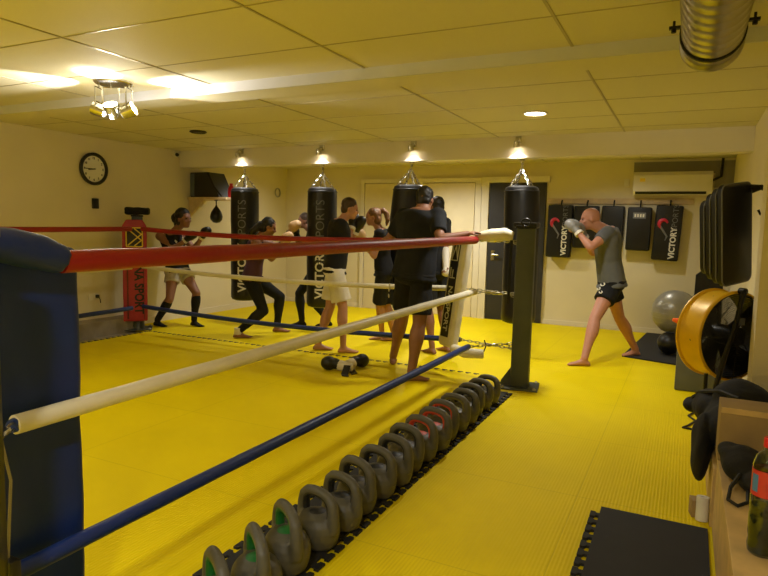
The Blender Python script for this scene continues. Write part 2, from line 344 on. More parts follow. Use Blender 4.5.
def make_person(key, label, skin, female=False, top=None, topmat=None, sleeve=.6, bottom='shorts', botmat=None, botlen=.75, hair=None, hairmat=None,
                gloves=None, shins=None, bare=(0, 0), extra=None, vox=.0105, build=1, headsize=.98):
    d = {k: (V(v) if isinstance(v, tuple) else v) for k, v in POSES[key].items()}
    s = d['H']/1.75; base = (d['anl']+d['anr'])/2; base.z = 0
    th = thing('person', base, label, 'person', None)
    secs = FEM if female else MALE; k = (.92 if female else 1)*build
    f, l, u = head_frame(d); H = d['head']; N = d['neck']
    # ---- body, one continuous surface
    b = MB(); torso(b, d, s, secs, 0, build)
    if female:
        fwd = d['Ls'].cross((N-d['pelvis']).normalized())
        for q in (1, -1): b.ell(lerp(d['pelvis'], N, .7)+d['Ls']*.065*q*s+fwd*.085*s, (.06*s, .05*s, .06*s))
    limb(b, N-V((0, 0, .03*s)), H-u*.05*s-f*.015*s, .06*s*k, .052*s*k, end=False)
    hs = s*headsize
    b.ell(H+u*.025*hs-f*.012*hs, (.094*hs, .075*hs, .09*hs), (f, l, u), 20, 14)
    b.ell(H-u*.035*hs+f*.018*hs, (.07*hs, .058*hs, .075*hs), (f, l, u), 18, 12)
    b.ell(H-u*.088*hs+f*.058*hs, (.026*hs, .03*hs, .022*hs), (f, l, u), 12, 8)
    b.ell(H-u*.022*hs+f*.092*hs, (.02*hs, .0125*hs, .024*hs), (f, l, u), 12, 8)
    b.tube([H+u*.018*hs+f*.08*hs, H-u*.028*hs+f*.104*hs], [.008*hs, .012*hs], 8)
    b.ell(H+u*.026*hs+f*.074*hs, (.016*hs, .05*hs, .011*hs), (f, l, u), 12, 8)
    b.ell(H-u*.06*hs+f*.077*hs, (.014*hs, .026*hs, .006*hs), (f, l, u), 12, 8); b.ell(H-u*.07*hs+f*.075*hs, (.014*hs, .023*hs, .007*hs), (f, l, u), 12, 8)
    for q in (1, -1):
        b.ell(H-u*.012*hs+l*.077*q*hs-f*.008*hs, (.018*hs, .008*hs, .032*hs), (f, l, u), 10, 8)
        b.ell(H-u*.022*hs+l*.042*q*hs+f*.056*hs, (.022*hs, .02*hs, .018*hs), (f, l, u), 10, 8)
    for i, c in enumerate('lr'):
        sd = 1 if c == 'l' else -1
        sh, e, w, hp, kn, an = (d[x+c] for x in ('sh', 'el', 'wr', 'hip', 'kn', 'an'))
        ka = min(k, 1.08); b.ell(sh, .062*s*ka, seg=12, rg=8)
        limb(b, sh, e, .053*s*ka, .039*s*ka, .008*s*ka, .35)
        limb(b, e, w, .04*s*ka, .027*s*ka, .007*s*ka, .2)
        hd = (w-e).normalized()
        hand(b, w, hd, V((0, 0, -1)) if bare[i] else d['L']*-sd, s, .35 if bare[i] else 1.3, sd)
        g = max(1, build)**.6; limb(b, hp, kn, .088*s*g*(1.02 if female else 1), .054*s*g, .006*s, .3)
        limb(b, kn, an, .051*s*g, .035*s*g, .016*s*g, .28, -d['F'])
        foot(b, an, d['toe'+c], s)
    body = link('body', remesh(b, 'body', vox, 3), skin, th)
    for q in (1, -1): ey = MB(); ey.ell(H+u*.004*hs+l*.031*q*hs+f*.079*hs, (.008*hs, .013*hs, .007*hs), (f, l, u), 10, 8); ey.build('eye', 'eye', th)
    # ---- clothes
    if top:
        b = MB()
        cut = {'tee': (-.03, .95), 'tank': (-.0, .94)}[top]
        sc = [(t, rw, rd, fs) for t, rw, rd, fs in secs if cut[0] <= t <= cut[1]]
        t0 = [(cut[0]-.05, secs[2][1]*1.06, secs[2][2]*1.12, -.005), (cut[0]-.01, secs[2][1]*1.05, secs[2][2]*1.1, -.005)]
        torso(b, d, s, t0+sc+([(.985, .112, .086, -.01), (1.02, .078, .07, -.012)] if top == 'tee' else []), .017*s if top == 'tee' else .009*s, build)
        if female:
            fwd = d['Ls'].cross((N-d['pelvis']).normalized())
            for q in (1, -1): b.ell(lerp(d['pelvis'], N, .7)+d['Ls']*.065*q*s+fwd*.09*s, (.066*s, .055*s, .065*s))
        for c in 'lr':
            if top == 'tee':
                b.ell(d['sh'+c], .08*s*min(k, 1.08), seg=12, rg=8); limb(b, d['sh'+c], lerp(d['sh'+c], d['el'+c], sleeve), .074*s*min(k, 1.08), .066*s*min(k, 1.08), end=False)
            else:
                q = 1 if c == 'l' else -1; fw = d['Ls'].cross((N-d['pelvis']).normalized()); a = lerp(d['pelvis'], N, .8)+d['Ls']*.1*q*s
                b.tube([a+fw*.1*s, N+d['Ls']*.085*q*s+V((0, 0, .015*s)), a-fw*.095*s], .022*s, 8)
        link('t_shirt' if top == 'tee' else 'tank_top', remesh(b, 'shirt', .0125, 3, .006 if top == 'tee' else .003, 11), topmat, th)
    if bottom:
        b = MB(); g = .022 if bottom == 'shorts' else .008
        sc = [(t, rw, rd, fs) for t, rw, rd, fs in secs if t <= 0]+[(.05, secs[2][1]*.97, secs[2][2]*.98, -.005)]
        torso(b, d, s, sc, g*s, build)
        for c in 'lr':
            hp, kn, an = d['hip'+c], d['kn'+c], d['an'+c]
            if bottom == 'shorts': b.ell(hp+V((0, 0, -.03)), .1*s); limb(b, hp+V((0, 0, -.02)), lerp(hp, kn, botlen), .103*s, .115*s if botlen < .9 else .1*s, end=False)
            else:
                g2 = max(1, build)**.6; limb(b, hp, kn, .098*s*g2, .062*s*g2, .006*s, .3); limb(b, kn, lerp(kn, an, botlen), .059*s*g2, .044*s*g2, .015*s, .28, -d['F'], end=True)
        link('shorts' if bottom == 'shorts' else 'leggings', remesh(b, 'bottom', .0125, 3, .007 if bottom == 'shorts' else .002, 10), botmat, th)
    if hair:
        b = MB()
        if hair == 'short': b.ell(H+u*.045*hs-f*.02*hs, (.092*hs, .083*hs, .085*hs), (f, l, u), 20, 12); b.ell(H-u*.005*hs-f*.05*hs, (.055*hs, .074*hs, .07*hs), (f, l, u), 18, 12)
        else:
            b.ell(H+u*.036*hs-f*.024*hs, (.093*hs, .086*hs, .092*hs), (f, l, u), 20, 12); b.ell(H-u*.03*hs-f*.05*hs, (.06*hs, .078*hs, .085*hs), (f, l, u), 18, 12)
        if hair == 'bun': b.ell(H+u*.01*hs-f*.135*hs, (.065*hs, .07*hs, .07*hs), (f, l, u)); b.ell(H-u*.055*hs-f*.1*hs, (.055*hs, .065*hs, .07*hs), (f, l, u)); b.ell(H+u*.05*hs-f*.03*hs, (.1*hs, .09*hs, .09*hs), (f, l, u))
        if hair == 'ponytail': b.tube([H+u*.07*hs-f*.09*hs, H+u*.085*hs-f*.135*hs, H+u*.03*hs-f*.18*hs, H-u*.06*hs-f*.185*hs, H-u*.13*hs-f*.165*hs], [.025*hs, .034*hs, .038*hs, .03*hs, .012*hs], 10)
        if hair == 'long': b.tube([H-f*.09*hs, H-u*.06*hs-f*.13*hs, H-u*.14*hs-f*.17*hs, H-u*.24*hs-f*.19*hs], [.06*hs, .055*hs, .045*hs, .02*hs], 10)
        link('hair', remesh(b, 'hair', .009, 2, .006, 30), hairmat, th)
    if gloves:
        for c in 'lr':
            if bare['lr'.index(c)]: continue
            e, w = d['el'+c], d['wr'+c]; a = (w-e).normalized(); z = V((0, 0, 1)); z = (z-a*z.dot(a)).normalized() if abs(a.z) < .95 else d['L']; y = a.cross(z)
            b = MB(); b.tube([w-a*.05*s, w-a*.01*s, w+a*.03*s], [.046*s, .044*s, .05*s], 14)
            b.ell(w+a*.085*s, (.085*s, .062*s, .066*s), (a, y, z)); b.ell(w+a*.12*s-z*.012*s, (.06*s, .06*s, .06*s), (a, y, z))
            b.ell(w+a*.07*s+z*.05*s+y*.02*s, (.055*s, .025*s, .025*s), (a, y, z), 12, 8)
            g = link('boxing_glove', remesh(b, 'glove', .009, 3), gloves, th)
            cf = MB(); cf.tube([w-a*.052*s, w-a*.02*s], [.049*s, .048*s], 14); cf.build('wrist_strap', 'c_white' if gloves != 'glove_tan' else 'glove_black', g)
    if shins:
        for c in 'lr':
            kn, an = d['kn'+c], d['an'+c]; b = MB()
            limb(b, lerp(kn, an, .12), lerp(kn, an, .95), .062*s, .046*s, .012*s, .25, None); foot(b, an+V((0, 0, 0)), d['toe'+c], s*1.06)
            link('shin_guard', remesh(b, 'shin', .0105, 2), shins, th)
    if extra: extra(th, d, s, f, l, u)
    return th
def fist_wrap(th, d, s, f, l, u):
    b = MB(); limb(b, lerp(d['elr'], d['wrr'], .1), d['wrr'], .049*s, .038*s); a = (d['wrr']-d['elr']).normalized(); b.ell(d['wrr']+a*.06*s, (.055*s, .05*s, .05*s))
    link('arm_wrap', remesh(b, 'wrap', .01, 2), 'c_white', th, 'white wrap on the right forearm')
def ankle_wrap(th, d, s, f, l, u):
    b = MB(); b.tube([d['anr']+V((0, 0, -.03*s)), d['anr']+V((0, 0, .05*s))], [.052*s, .046*s], 14); b.build('ankle_wrap', 'c_white', th)
def sport_logo(th, d, s, f, l, u):
    b = MB(); fw = d['Ls'].cross((d['neck']-d['pelvis']).normalized()); c = lerp(d['pelvis'], d['neck'], .72)+fw*.132*s-d['Ls']*.02*s
    b.box(c, (.045*s, .012, .045*s), Matrix((d['Ls'], -fw, (0, 0, 1))).transposed().to_3x3()@Matrix.Rotation(.78, 3, 'Y')); b.build('shirt_logo', 'print_white', th)
def shorts_print(th, d, s, f, l, u, side='l', m='print_white', lat=.55, fwd=.6, rad=.136, drop=0):
    """pale swirls printed on the leg of the shorts"""
    hp, kn = d['hip'+side], d['kn'+side]; a = (kn-hp).normalized(); q = 1 if side == 'l' else -1
    out = (d['L']*q*lat+d['F']*fwd); out = (out-a*out.dot(a)).normalized(); w = a.cross(out); b = MB()
    for cx, cy, r in ((.0, .10, .028), (.022, .16, .024), (-.02, .2, .02)):
        pts = []
        for i in range(10):
            t = i/9*4.6; y = cx+r*math.cos(t)*(1-t/9); x = drop+cy+r*math.sin(t)*(1-t/9)
            ang = y/.125; pts.append(hp+a*x*s+(out*math.cos(ang)+w*math.sin(ang))*rad*s)
        b.tube(pts, .006, 6)
    b.build('shorts_print', m, th)
make_person('P1', 'woman with dark hair bun and cream shorts boxing beside the red corner pad', 'skin_tan', True, 'tank', 'c_black', 0, 'shorts', 'c_cream', .42, 'bun', 'hair_black', 'glove_black', 'c_black', extra=sport_logo, headsize=1.2, build=1.15)
make_person('P2', 'woman in purple tank top and black leggings punching beside the leftmost heavy bag', 'skin_tan', True, 'tank', 'c_purple', 0, 'leggings', 'c_black', .93, 'long', 'hair_black', 'glove_tan', extra=ankle_wrap, build=1.08)
make_person('P3', 'person in black mostly hidden behind the second heavy bag from the left', 'skin_tan', False, 'tee', 'c_black', .6, 'leggings', 'c_black', 1.0, 'short', 'hair_brown', 'glove_black', 'c_black')
make_person('P4', 'man in black t-shirt and white shorts sparring with black gloves', 'skin_light', False, 'tee', 'c_black', .62, 'shorts', 'c_white', .8, 'short', 'hair_brown', 'glove_black')
make_person('P5', 'woman with light brown ponytail and tan gloves facing the man in white shorts', 'skin_light', True, 'tee', 'c_black', .7, 'shorts', 'c_black', .95, 'ponytail', 'hair_light', 'glove_tan')
make_person('P6', 'man in black t-shirt and shorts seen from behind, leaning one arm on the red rope', 'skin_tan', False, 'tee', 'c_navy', .72, 'shorts', 'c_black', .8, 'short', 'hair_black', None, None, (1, 1), extra=lambda *a: shorts_print(*a, side='l', lat=.75, fwd=-.6, rad=.152, drop=.05), vox=.0085, build=1.28)
make_person('P7', 'person with white forearm wrap half hidden behind the man leaning on the rope', 'skin_tan', False, 'tee', 'c_black', .6, 'shorts', 'c_black', .85, 'short', 'hair_black', None, None, (1, 0), extra=fist_wrap)
make_person('P8', 'man with shaved head and grey t-shirt shadow boxing alone at the right', 'skin_pink', False, 'tee', 'c_grey', .5, 'shorts', 'c_black', .5, None, None, 'glove_grey', extra=lambda *a: shorts_print(*a, side='l'), build=1.2, headsize=1.06, vox=.009)
# ------------------------------------------------------------------ room shell
XL, XR, YB, YF, ZC = -6.87, .52, 9.70, -2.6, 2.505
YBEAM = 6.97
struct('floor', MB().span((XL-.1, YF-.1, -.14), (XR+.1, YB+.1, -.025)), 'concrete')
struct('wall_back', MB().span((XL-.1, YB, -.14), (XR+.1, YB+.12, ZC+.1)), 'wall')
struct('wall_left', MB().span((XL-.12, YF, -.14), (XL, YB, ZC+.1)), 'wall')
struct('wall_right', MB().span((XR, YF, -.14), (XR+.12, YB, ZC+.1)).span((.395, 4.18, -.025), (XR, 4.42, ZC)), 'wall')
struct('wall_front', MB().span((XL-.1, YF-.12, -.14), (XR+.1, YF, ZC+.1)), 'wall')
struct('ceiling', MB().span((XL-.1, YF-.1, ZC), (XR+.1, YB+.1, ZC+.1)), 'ceil')
# lay-in grid: long bars run to the far wall, cross joints every 0.66 m
g = MB()
for x in (-6.02, -4.68, -3.34, -2.008, -.66):
    g.span((x-.008, YF, ZC-.004), (x+.008, YB, ZC+.002))
y = 3.17-7*.7
while y < YB:
    g.span((XL, y-.004, ZC-.003), (XR, y+.004, ZC+.002)); y += .7
struct('trim_1', g, 'tbar')
struct('trim_2', MB().span((XL, YBEAM, 2.265), (XR, YBEAM+.2, ZC)), 'beam')                       # low beam the bags hang from
struct('trim_3', MB().span((XL, 3.71, 2.43), (XR, 3.725, ZC)), 'wallgrey')
struct('trim_10', MB().span((XL, 3.726, 2.431), (XR, 3.99, ZC)), 'ceil')   # shallow boxed strip
struct('baseboard_left', MB().span((XL, YF, -.025), (XL+.02, YB, .09)), 'trimwhite')
struct('baseboard_back', MB().span((XL, YB-.018, -.025), (-3.05, YB, .07)).span((-1.98, YB-.018, -.025), (XR, YB, .07)), 'trimwhite')
struct('trim_4', MB().span((XL, 1.0, -.025), (-6.6, 6.02, .17)), 'concrete')                     # low plinth along the left wall
# dark double-leaf door in the far wall with its cream frame, cream flush door beside it
d = struct('door_1', MB().span((-2.89, 9.655, 0), (-1.995, 9.72, 2.19), .004), 'door_dark')
h = MB(); h.tube([(-2.80, 9.655, 1.05), (-2.80, 9.60, 1.05), (-2.69, 9.60, 1.05)], .012, 8); h.span((-2.83, 9.645, .96), (-2.77, 9.66, 1.12)); h.build('door_handle', 'chrome', d)
struct('trim_5', MB().span((-3.02, 9.64, -.02), (-2.9, 9.72, 2.29)).span((-3.02, 9.641, 2.2), (-1.95, 9.72, 2.29)), 'trimwhite')
d = struct('door_2', MB().span((-4.06, 9.66, 0), (-3.14, 9.72, 2.2), .004), 'door_white')
h = MB(); h.tube([(-3.97, 9.66, 1.05), (-3.97, 9.61, 1.05), (-3.86, 9.61, 1.05)], .012, 8); h.build('door_handle', 'chrome', d)
struct('trim_6', MB().span((-4.14, 9.655, -.02), (-4.07, 9.72, 2.28)).span((-3.13, 9.655, -.02), (-3.03, 9.72, 2.28)).span((-4.14, 9.656, 2.21), (-3.03, 9.72, 2.28)), 'trimwhite')
d = struct('door_3', MB().span((-5.16, 9.66, 0), (-4.26, 9.72, 2.2), .004), 'door_white')
struct('trim_7', MB().span((-5.24, 9.655, -.02), (-5.17, 9.72, 2.28)).span((-4.25, 9.655, -.02), (-4.18, 9.72, 2.28)).span((-5.24, 9.656, 2.21), (-4.18, 9.72, 2.28)), 'trimwhite')

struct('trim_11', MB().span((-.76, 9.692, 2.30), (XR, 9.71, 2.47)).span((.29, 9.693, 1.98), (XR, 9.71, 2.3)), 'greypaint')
# ------------------------------------------------------------------ floor mats
def teeth(mb, p, d, n, pitch, w, z0, z1):
    """dovetail teeth of a jigsaw mat edge: p start, d along the edge, n outward"""
    p, d, n = V(p), V(d), V(n)
    L = int(w/pitch)
    for i in range(L):
        o = p+d*(i+.5)*pitch
        a = pitch*.17; c = pitch*.33
        mb.prism([(-a, -.004), (a, -.004), (a*1.0, .018), (c, .024), (c, .042), (-c, .042), (-c, .024), (-a, .018)], o+V((0, 0, z0)), d, n, (0, 0, z1-z0))
XE, YE = -1.74, 5.86        # right and far edge of the ring floor
XW = -6.37
tag(recentre(MB().span((XW, YF, -.025), (XE, YE, 0)).build('foam_floor_mat', 'yellow', None, False)), 'large yellow foam mat floor inside the ring ropes', 'mat')
o = MB().prism([(XL+.005, YE), (XE, YE), (XE, YF), (XR-.005, YF), (XR-.005, YB-.03), (XL+.005, YB-.03)], (0, 0, -.025), (1, 0, 0), (0, 1, 0), (0, 0, .0245)).build('foam_floor_mat', 'yellow', None, False)
tag(recentre(o), 'yellow foam mat floor around the ring, under the shadow boxing man and heavy bags', 'mat')
e = MB(); teeth(e, (XW, YE-.02, 0), (1, 0, 0), (0, 1, 0), .085, XE-XW, -.002, .0025); e.build('jigsaw_edge', 'black_foam', None, False)
o = bpy.data.objects['jigsaw_edge']; o.name = 'trim_8'; o['kind'] = 'structure'
e = MB(); teeth(e, (XW+.004, 1, 0), (0, 1, 0), (1, 0, 0), .085, YE-1, -.004, .0025); struct('trim_9', e, 'black_foam')
def toothed(p0, p1, pitch=.085):
    """outline of a jigsaw edge running from p0 to p1, teeth to the left of the way"""
    p0, p1 = V(p0), V(p1); L = (p1-p0).length; d = (p1-p0)/L; n = V((-d.y, d.x)); out = [p0]
    for i in range(int(L/pitch)):
        o = p0+d*(i+.5)*pitch
        for x, y in ((-.015, 0), (-.015, .016), (-.029, .022), (-.029, .044), (.029, .044), (.029, .022), (.015, .016), (.015, 0)): out.append(o+d*x+n*y)
    return out+[p1]
o = MB().prism(toothed((-1.69, 1.2), (-1.69, 5.3))+toothed((-1.345, 5.3), (-1.345, 1.2)), (0, 0, .0005), (1, 0, 0), (0, 1, 0), (0, 0, .0115)).build('foam_mat_strip', 'black_foam', None, False)
tag(recentre(o), 'narrow black jigsaw mat strip under the row of kettlebells', 'mat')
o = MB().prism([(.17, 1.2)]+toothed((-.298, 1.2), (-.314, 3.3))+[(.182, 3.30)], (0, 0, .0005), (1, 0, 0), (0, 1, 0), (0, 0, .014)).build('foam_mat', 'black_foam', None, False)
tag(recentre(o), 'black jigsaw mat with toothed edge in the right foreground', 'mat')
o = MB().prism([(-.60, 7.62), (.44, 7.30), (.44, 9.55), (-.44, 9.62)], (0, 0, .0005), (1, 0, 0), (0, 1, 0), (0, 0, .014)).build('foam_mat', 'black_foam', None, False)
tag(recentre(o), 'black mat on the floor under the silver exercise ball', 'mat')
# ------------------------------------------------------------------ boxing ring
RA, RB, RC, RD = V((-1.75, 1.10, 0)), V((-6.30, 5.80, 0)), V((-1.75, 5.60, 0)), V((-6.30, 1.10, 0))
POSTS = dict(A=V((-1.565, .865, 0)), B=V((-6.60, 5.92, 0)), C=V((-1.315, 5.60, 0)), D=V((-6.5, .9, 0)))
def post(name, p, inward, m, label, h=1.47, w=.135, group=None):
    t = thing('ring_post', p, label, 'ring post', group); n = V(inward).normalized(); s = V((-n.y, n.x, 0)); R = Matrix((n, s, V((0, 0, 1)))).transposed()
    MB().box(p+V((0, 0, h/2+.01)), (w, w, h), R, .012).build('post', m, t)
    MB().box(p+V((0, 0, .006)), (.34, .34, .012), R, .003).build('base_plate', m, t)
    g = MB(); g.prism([(w/2-.01, .01), (w/2+.10, .01), (w/2+.09, .05), (w/2-.01, .2)], p-s*.02, n, (0, 0, 1), s*.04); g.build('gusset', m, t)
    MB().box(p+V((0, 0, h+.022)), (w*1.12, w*1.12, .024), R, .006).build('post_cap', 'black_steel', t)
    for i in (-1, 1):
        for j in (-1, 1): b = MB(); b.lathe([(.016, .012), (.016, .022), (.008, .03)], p+n*.14*i+s*.14*j, (0, 0, 1), 8); b.build('floor_bolt', 'steel', t)
    for z in (.37, .85, 1.34):
        e = MB(); c = p+n*(w/2+.014)+V((0, 0, z)); e.tube([c+n*.018*math.cos(a)+V((0, 0, .018*math.sin(a))) for a in (2*PI*k/12 for k in range(12))], .006, 6, True); e.build('eye_bolt', 'steel', t)
    return t
post('A', POSTS['A'], (-1, 1, 0), 'black_steel', 'black ring post at the left edge behind the blue corner pad', 1.39)
post('B', POSTS['B'], (1, -1, 0), 'dark_steel', 'dark ring post behind the red corner pad', 1.5)
pc = post('C', POSTS['C'], (-1, -.15, 0), 'dark_steel', 'dark grey ring post with base plate at the end of the kettlebell row', 1.46, .165)
# clamp bracket with shackle on top of that post
b = MB(); c = POSTS['C']; b.box(c+V((0, 0, 1.50)), (.21, .17, .045), None, .012); b.tube([c+V((.02+.04*math.cos(a), -.12, 1.52+.035*math.sin(a))) for a in (2*PI*k/14 for k in range(14))], .008, 6, True); b.build('clamp', 'black_steel', pc)
def rope(a, b, z0, z1, r, m, label, sag=.03, ends=(None, None), group=None, capmat=None):
    mid = (a+b)/2; t = thing('ring_rope', V((mid.x, mid.y, min(z0, z1)-sag-.05)), label, 'ring rope', group)
    pts = []
    for i in range(25):
        k = i/24; p = lerp(a, b, k); p.z = lerp(z0, z1, k)-sag*4*k*(1-k)
        pts.append(p)
    mb = MB(); mb.tube(pts, [r*(1+.03*math.sin(i*2.3)) for i in range(25)], 14); mb.build('rope_cover', m, t)
    for i, e in enumerate(ends):
        if e is None: continue
        p = pts[0] if i == 0 else pts[-1]; e = V(e); dv = (e-p); L = dv.length; u = dv.normalized()
        cp = MB(); cp.tube([p-u*.004, p+u*.012], r*.72, 12); cp.build('rope_end', capmat or 'steel', t)
        ch = MB(); n = max(3, int(L/.045)); w1 = u.cross(V((0, 0, 1))).normalized(); w2 = w1.cross(u)
        for k in range(n):
            c = p+u*L*(k+.5)/n; w = w1 if k % 2 else w2; hl = L/n*.72
            ch.tube([c+u*hl*math.cos(q)+w*.011*math.sin(q) for q in (2*PI*j/10 for j in range(10))], .0038, 5, True)
        ch.build('chain', 'steel', t)
        tb = MB(); c = p+u*L*.55; tb.tube([c-u*.05, c-u*.03, c+u*.03, c+u*.05], [.008, .013, .013, .008], 8); tb.build('turnbuckle', 'chrome', t)
    return t
pC = lambda z: (-1.40, 5.58, z)
rope(V((-1.75, 1.27, 0)), V((-1.75, 5.45, 0)), 1.318, 1.352, .036, 'red_vinyl', 'near red top rope running from the blue corner pad to the dark post', .0, (None, pC(1.36)))
rope(V((-1.75, 1.105, 0)), V((-1.75, 5.50, 0)), .842, .868, .0295, 'white_vinyl', 'near white middle rope across the front of the ring', .0, ((-1.64, .97, .85), pC(.86)), None, 'blue_vinyl')
rope(V((-1.75, 1.09, 0)), V((-1.75, 5.36, 0)), .388, .370, .027, 'blue_vinyl', 'near blue bottom rope above the kettlebells', .0, ((-1.63, .97, .38), pC(.40)))
for z0, z1, r, m, c in ((1.352, 1.345, .03, 'red_vinyl', 'red top'), (.862, .862, .027, 'white_vinyl', 'white middle'), (.335, .345, .028, 'blue_vinyl', 'blue bottom')):
    rope(V((-6.38, 5.80, 0)), V((-1.98, 5.80, 0)), z0, z1, r, m, 'far %s rope running right from the red corner pad' % c, .055, (None, (-1.40, 5.62, z1)))
    rope(V((-6.36, 5.60, 0)), V((-6.36, 1.3, 0)), z0, z0, r, m, 'left side %s rope between red corner pad and left edge' % c, .02)
# ---- corner pads
def xf(o, ux, uy):
    ux, uy = V(ux).normalized(), V(uy).normalized()
    return lambda x, y, z: V(o)+ux*x+V((0, 0, 1))*y+uy*z
t = thing('corner_pad', (-1.86, 1.2, .1), 'tall blue corner pad at the left edge with padded top sleeve', 'corner pad')
b = MB(); b.box((-1.865, 1.222, .73), (.085, .35, 1.26), None, .03, 3); link('pad_body', remesh(b, 'pad', .012, 2, .006, 7), 'blue_vinyl', t)
b = MB(); b.tube([(-1.70, .985, 1.385), (-1.735, 1.08, 1.375), (-1.75, 1.2, 1.35), (-1.75, 1.275, 1.325)], [.042, .052, .055, .045], 16); link('top_sleeve', remesh(b, 'sleeve', .01, 2, .004, 12), 'blue_vinyl', t)
# red pad
UX, UN = V((.7071, .7071, 0)), V((.7071, -.7071, 0))
o = V((-6.52, 5.80, 0)); t = thing('corner_pad', (o.x, o.y, .12), 'red corner pad with yellow and black emblem in the far left corner', 'corner pad')
b = MB(); b.prism([(-.15, .13), (.15, .13), (.15, 1.39), (.10, 1.47), (-.10, 1.47), (-.15, 1.39)], o-UN*.05, UX, (0, 0, 1), UN*.1); link('pad_body', remesh(b, 'pad', .012, 3, .003, 9), 'redpad', t)
q = o+UN*.052
def pp(x, y, z=0): return q+UX*x+V((0, 0, y))+UN*z
b = MB(); b.prism([(-.108, 1.11), (.108, 1.11), (.108, 1.375), (-.108, 1.375)], q-UN*.004, UX, (0, 0, 1), UN*.006)
for x in (-.098, -.088, .105): b.prism([(x, .16), (x+.006, .16), (x+.006, 1.02), (x, 1.02)], q-UN*.004, UX, (0, 0, 1), UN*.006)
b.build('black_print', 'print_black', t, False)
b = MB()
for p0, p1 in (((-.098, 1.12), (-.098, 1.365)), ((-.098, 1.365), (.098, 1.365)), ((.098, 1.365), (.098, 1.12)), ((.098, 1.12), (-.098, 1.12)), ((-.08, 1.35), (.09, 1.20)), ((-.08, 1.135), (.09, 1.285)), ((.0, 1.355), (.09, 1.28)), ((0, 1.13), (.09, 1.205))):
    b.tube([pp(*p0, .004), pp(*p1, .004)], .0075, 6)
b.build('emblem', 'print_yellow', t)
ns = text_mesh('NA SPORT', .135, .004)
for v in ns.vertices: v.co.y *= 1.15
place_text('lettering', ns, 'print_black', pp(.045, .55, .003), (0, 0, -1), UX, t)
# black bag over the top of the red corner post
b = MB(); p = POSTS['B']; b.ell(p+V((0.03, -.02, 1.575)), (.17, .15, .04)); b.box(p+V((0.03, -.02, 1.585)), (.30, .25, .09), Matrix.Rotation(.785, 3, 'Z'), .02)
o = link('cap_cover', remesh(b, 'cover', .01, 3, .01, 12), 'blackcloth'); tag(recentre(o), 'black cloth bundle sitting on top of the red corner post', 'bundle')
# white pad of the far right corner, leaning with the ropes
t = thing('corner_pad', (-1.98, 5.45, .3), 'white corner pad with black printed band leaning near the dark grey post', 'corner pad')
PX, PN = V((.80, -.6, 0)), V((-.6, -.80, 0))
def cpt(x, z, n): # centre line leans towards the post at the top
    k = (z-.32)/(1.34-.32); return V((-2.045+.12*k, 5.62, z))+PX*x+PN*n
b = MB(); rings = []
for z in [.30, .33, .4]+[.4+.094*i for i in range(1, 11)]:
    e = .75 if z < .32 else 1
    rings.append([cpt(x*e, z, n*e) for x, n in ((-.105, -.05), (-.125, -.02), (-.125, .03), (-.10, .05), (.10, .05), (.125, .03), (.125, -.02), (.105, -.05))])
b.loft(rings); link('pad_body', remesh(b, 'pad', .011, 2, .003, 9), 'white_vinyl', t)
b = MB()
for i in range(12):
    z0, z1 = .40+.077*i, .40+.077*(i+1)
    b._add([cpt(-.075, z0, .0545), cpt(.05, z0, .0545), cpt(.05, z1, .0545), cpt(-.075, z1, .0545), cpt(-.075, z0, .045), cpt(.05, z0, .045), cpt(.05, z1, .045), cpt(-.075, z1, .045)], [(0, 1, 2, 3), (4, 5, 1, 0), (5, 6, 2, 1), (7, 4, 0, 3), (2, 6, 7, 3)])
b.build('black_band', 'print_black', t, False)
up = (cpt(0, 1.3, 0)-cpt(0, .4, 0)).normalized()
place_text('lettering', text_mesh('NA SPORT', .095, .002), 'print_white', cpt(-.012, .68, .0575), -up, PX, t)
b = MB()
for p0, p1 in (((-.06, 1.15), (.035, 1.15)), ((.035, 1.15), (.035, 1.30)), ((.035, 1.30), (-.06, 1.30)), ((-.06, 1.30), (-.06, 1.15)), ((-.06, 1.16), (-.012, 1.29)), ((-.012, 1.29), (.035, 1.16)), ((-.05, .98), (.03, .98)), ((-.05, .98), (-.05, 1.08)), ((-.012, .98), (-.012, 1.06))):
    b.tube([cpt(*p0, .058), cpt(*p1, .058)], .005, 6)
b.build('emblem', 'print_white', t)
b = MB(); b.tube([(-1.76, 5.48, 1.375), (-1.62, 5.50, 1.40), (-1.5, 5.53, 1.41), (-1.42, 5.55, 1.395)], [.035, .06, .06, .04], 16); link('top_sleeve', remesh(b, 'sleeve', .01, 2, .004, 14), 'white_vinyl', t)
b = MB(); b.tube([(-1.98, 5.55, .31), (-1.84, 5.53, .27), (-1.66, 5.56, .275)], [.04, .05, .045], 14); link('bottom_sleeve', remesh(b, 'sleeve', .01, 2, .003, 14), 'white_vinyl', t)
b = MB(); b.tube([(-1.66, 5.56, .3), (-1.64, 5.56, .36), (-1.66, 5.56, .41)], .006, 6); b.build('tie', 'strap', t)
# strap with lettering hanging beside the dark post
t = thing('hanging_strap', (-1.47, 5.47, .5), 'thin black lettered strap hanging down left of the dark grey post', 'strap')
b = MB(); b.tube([(-1.425, 5.50, 1.36), (-1.43, 5.49, 1.1), (-1.428, 5.49, .9), (-1.432, 5.49, .78)], .014, 6); b.build('webbing', 'strap', t)
# cord and box at the left post
t = thing('power_cord', (-1.63, 1.0, .1), 'pale cord hanging down the black post at the left edge', 'cord')
b = MB(); b.tube([(-1.60, .965, 1.30), (-1.605, .965, 1.0), (-1.60, .975, .85), (-1.585, .985, .75), (-1.60, .985, .62), (-1.61, .985, .52)], .004, 6); b.build('cord', 'cord', t)
b = MB(); b.box((-1.6, .985, .46), (.05, .03, .13), None, .006); b.build('switch_box', 'dark_plastic', t)

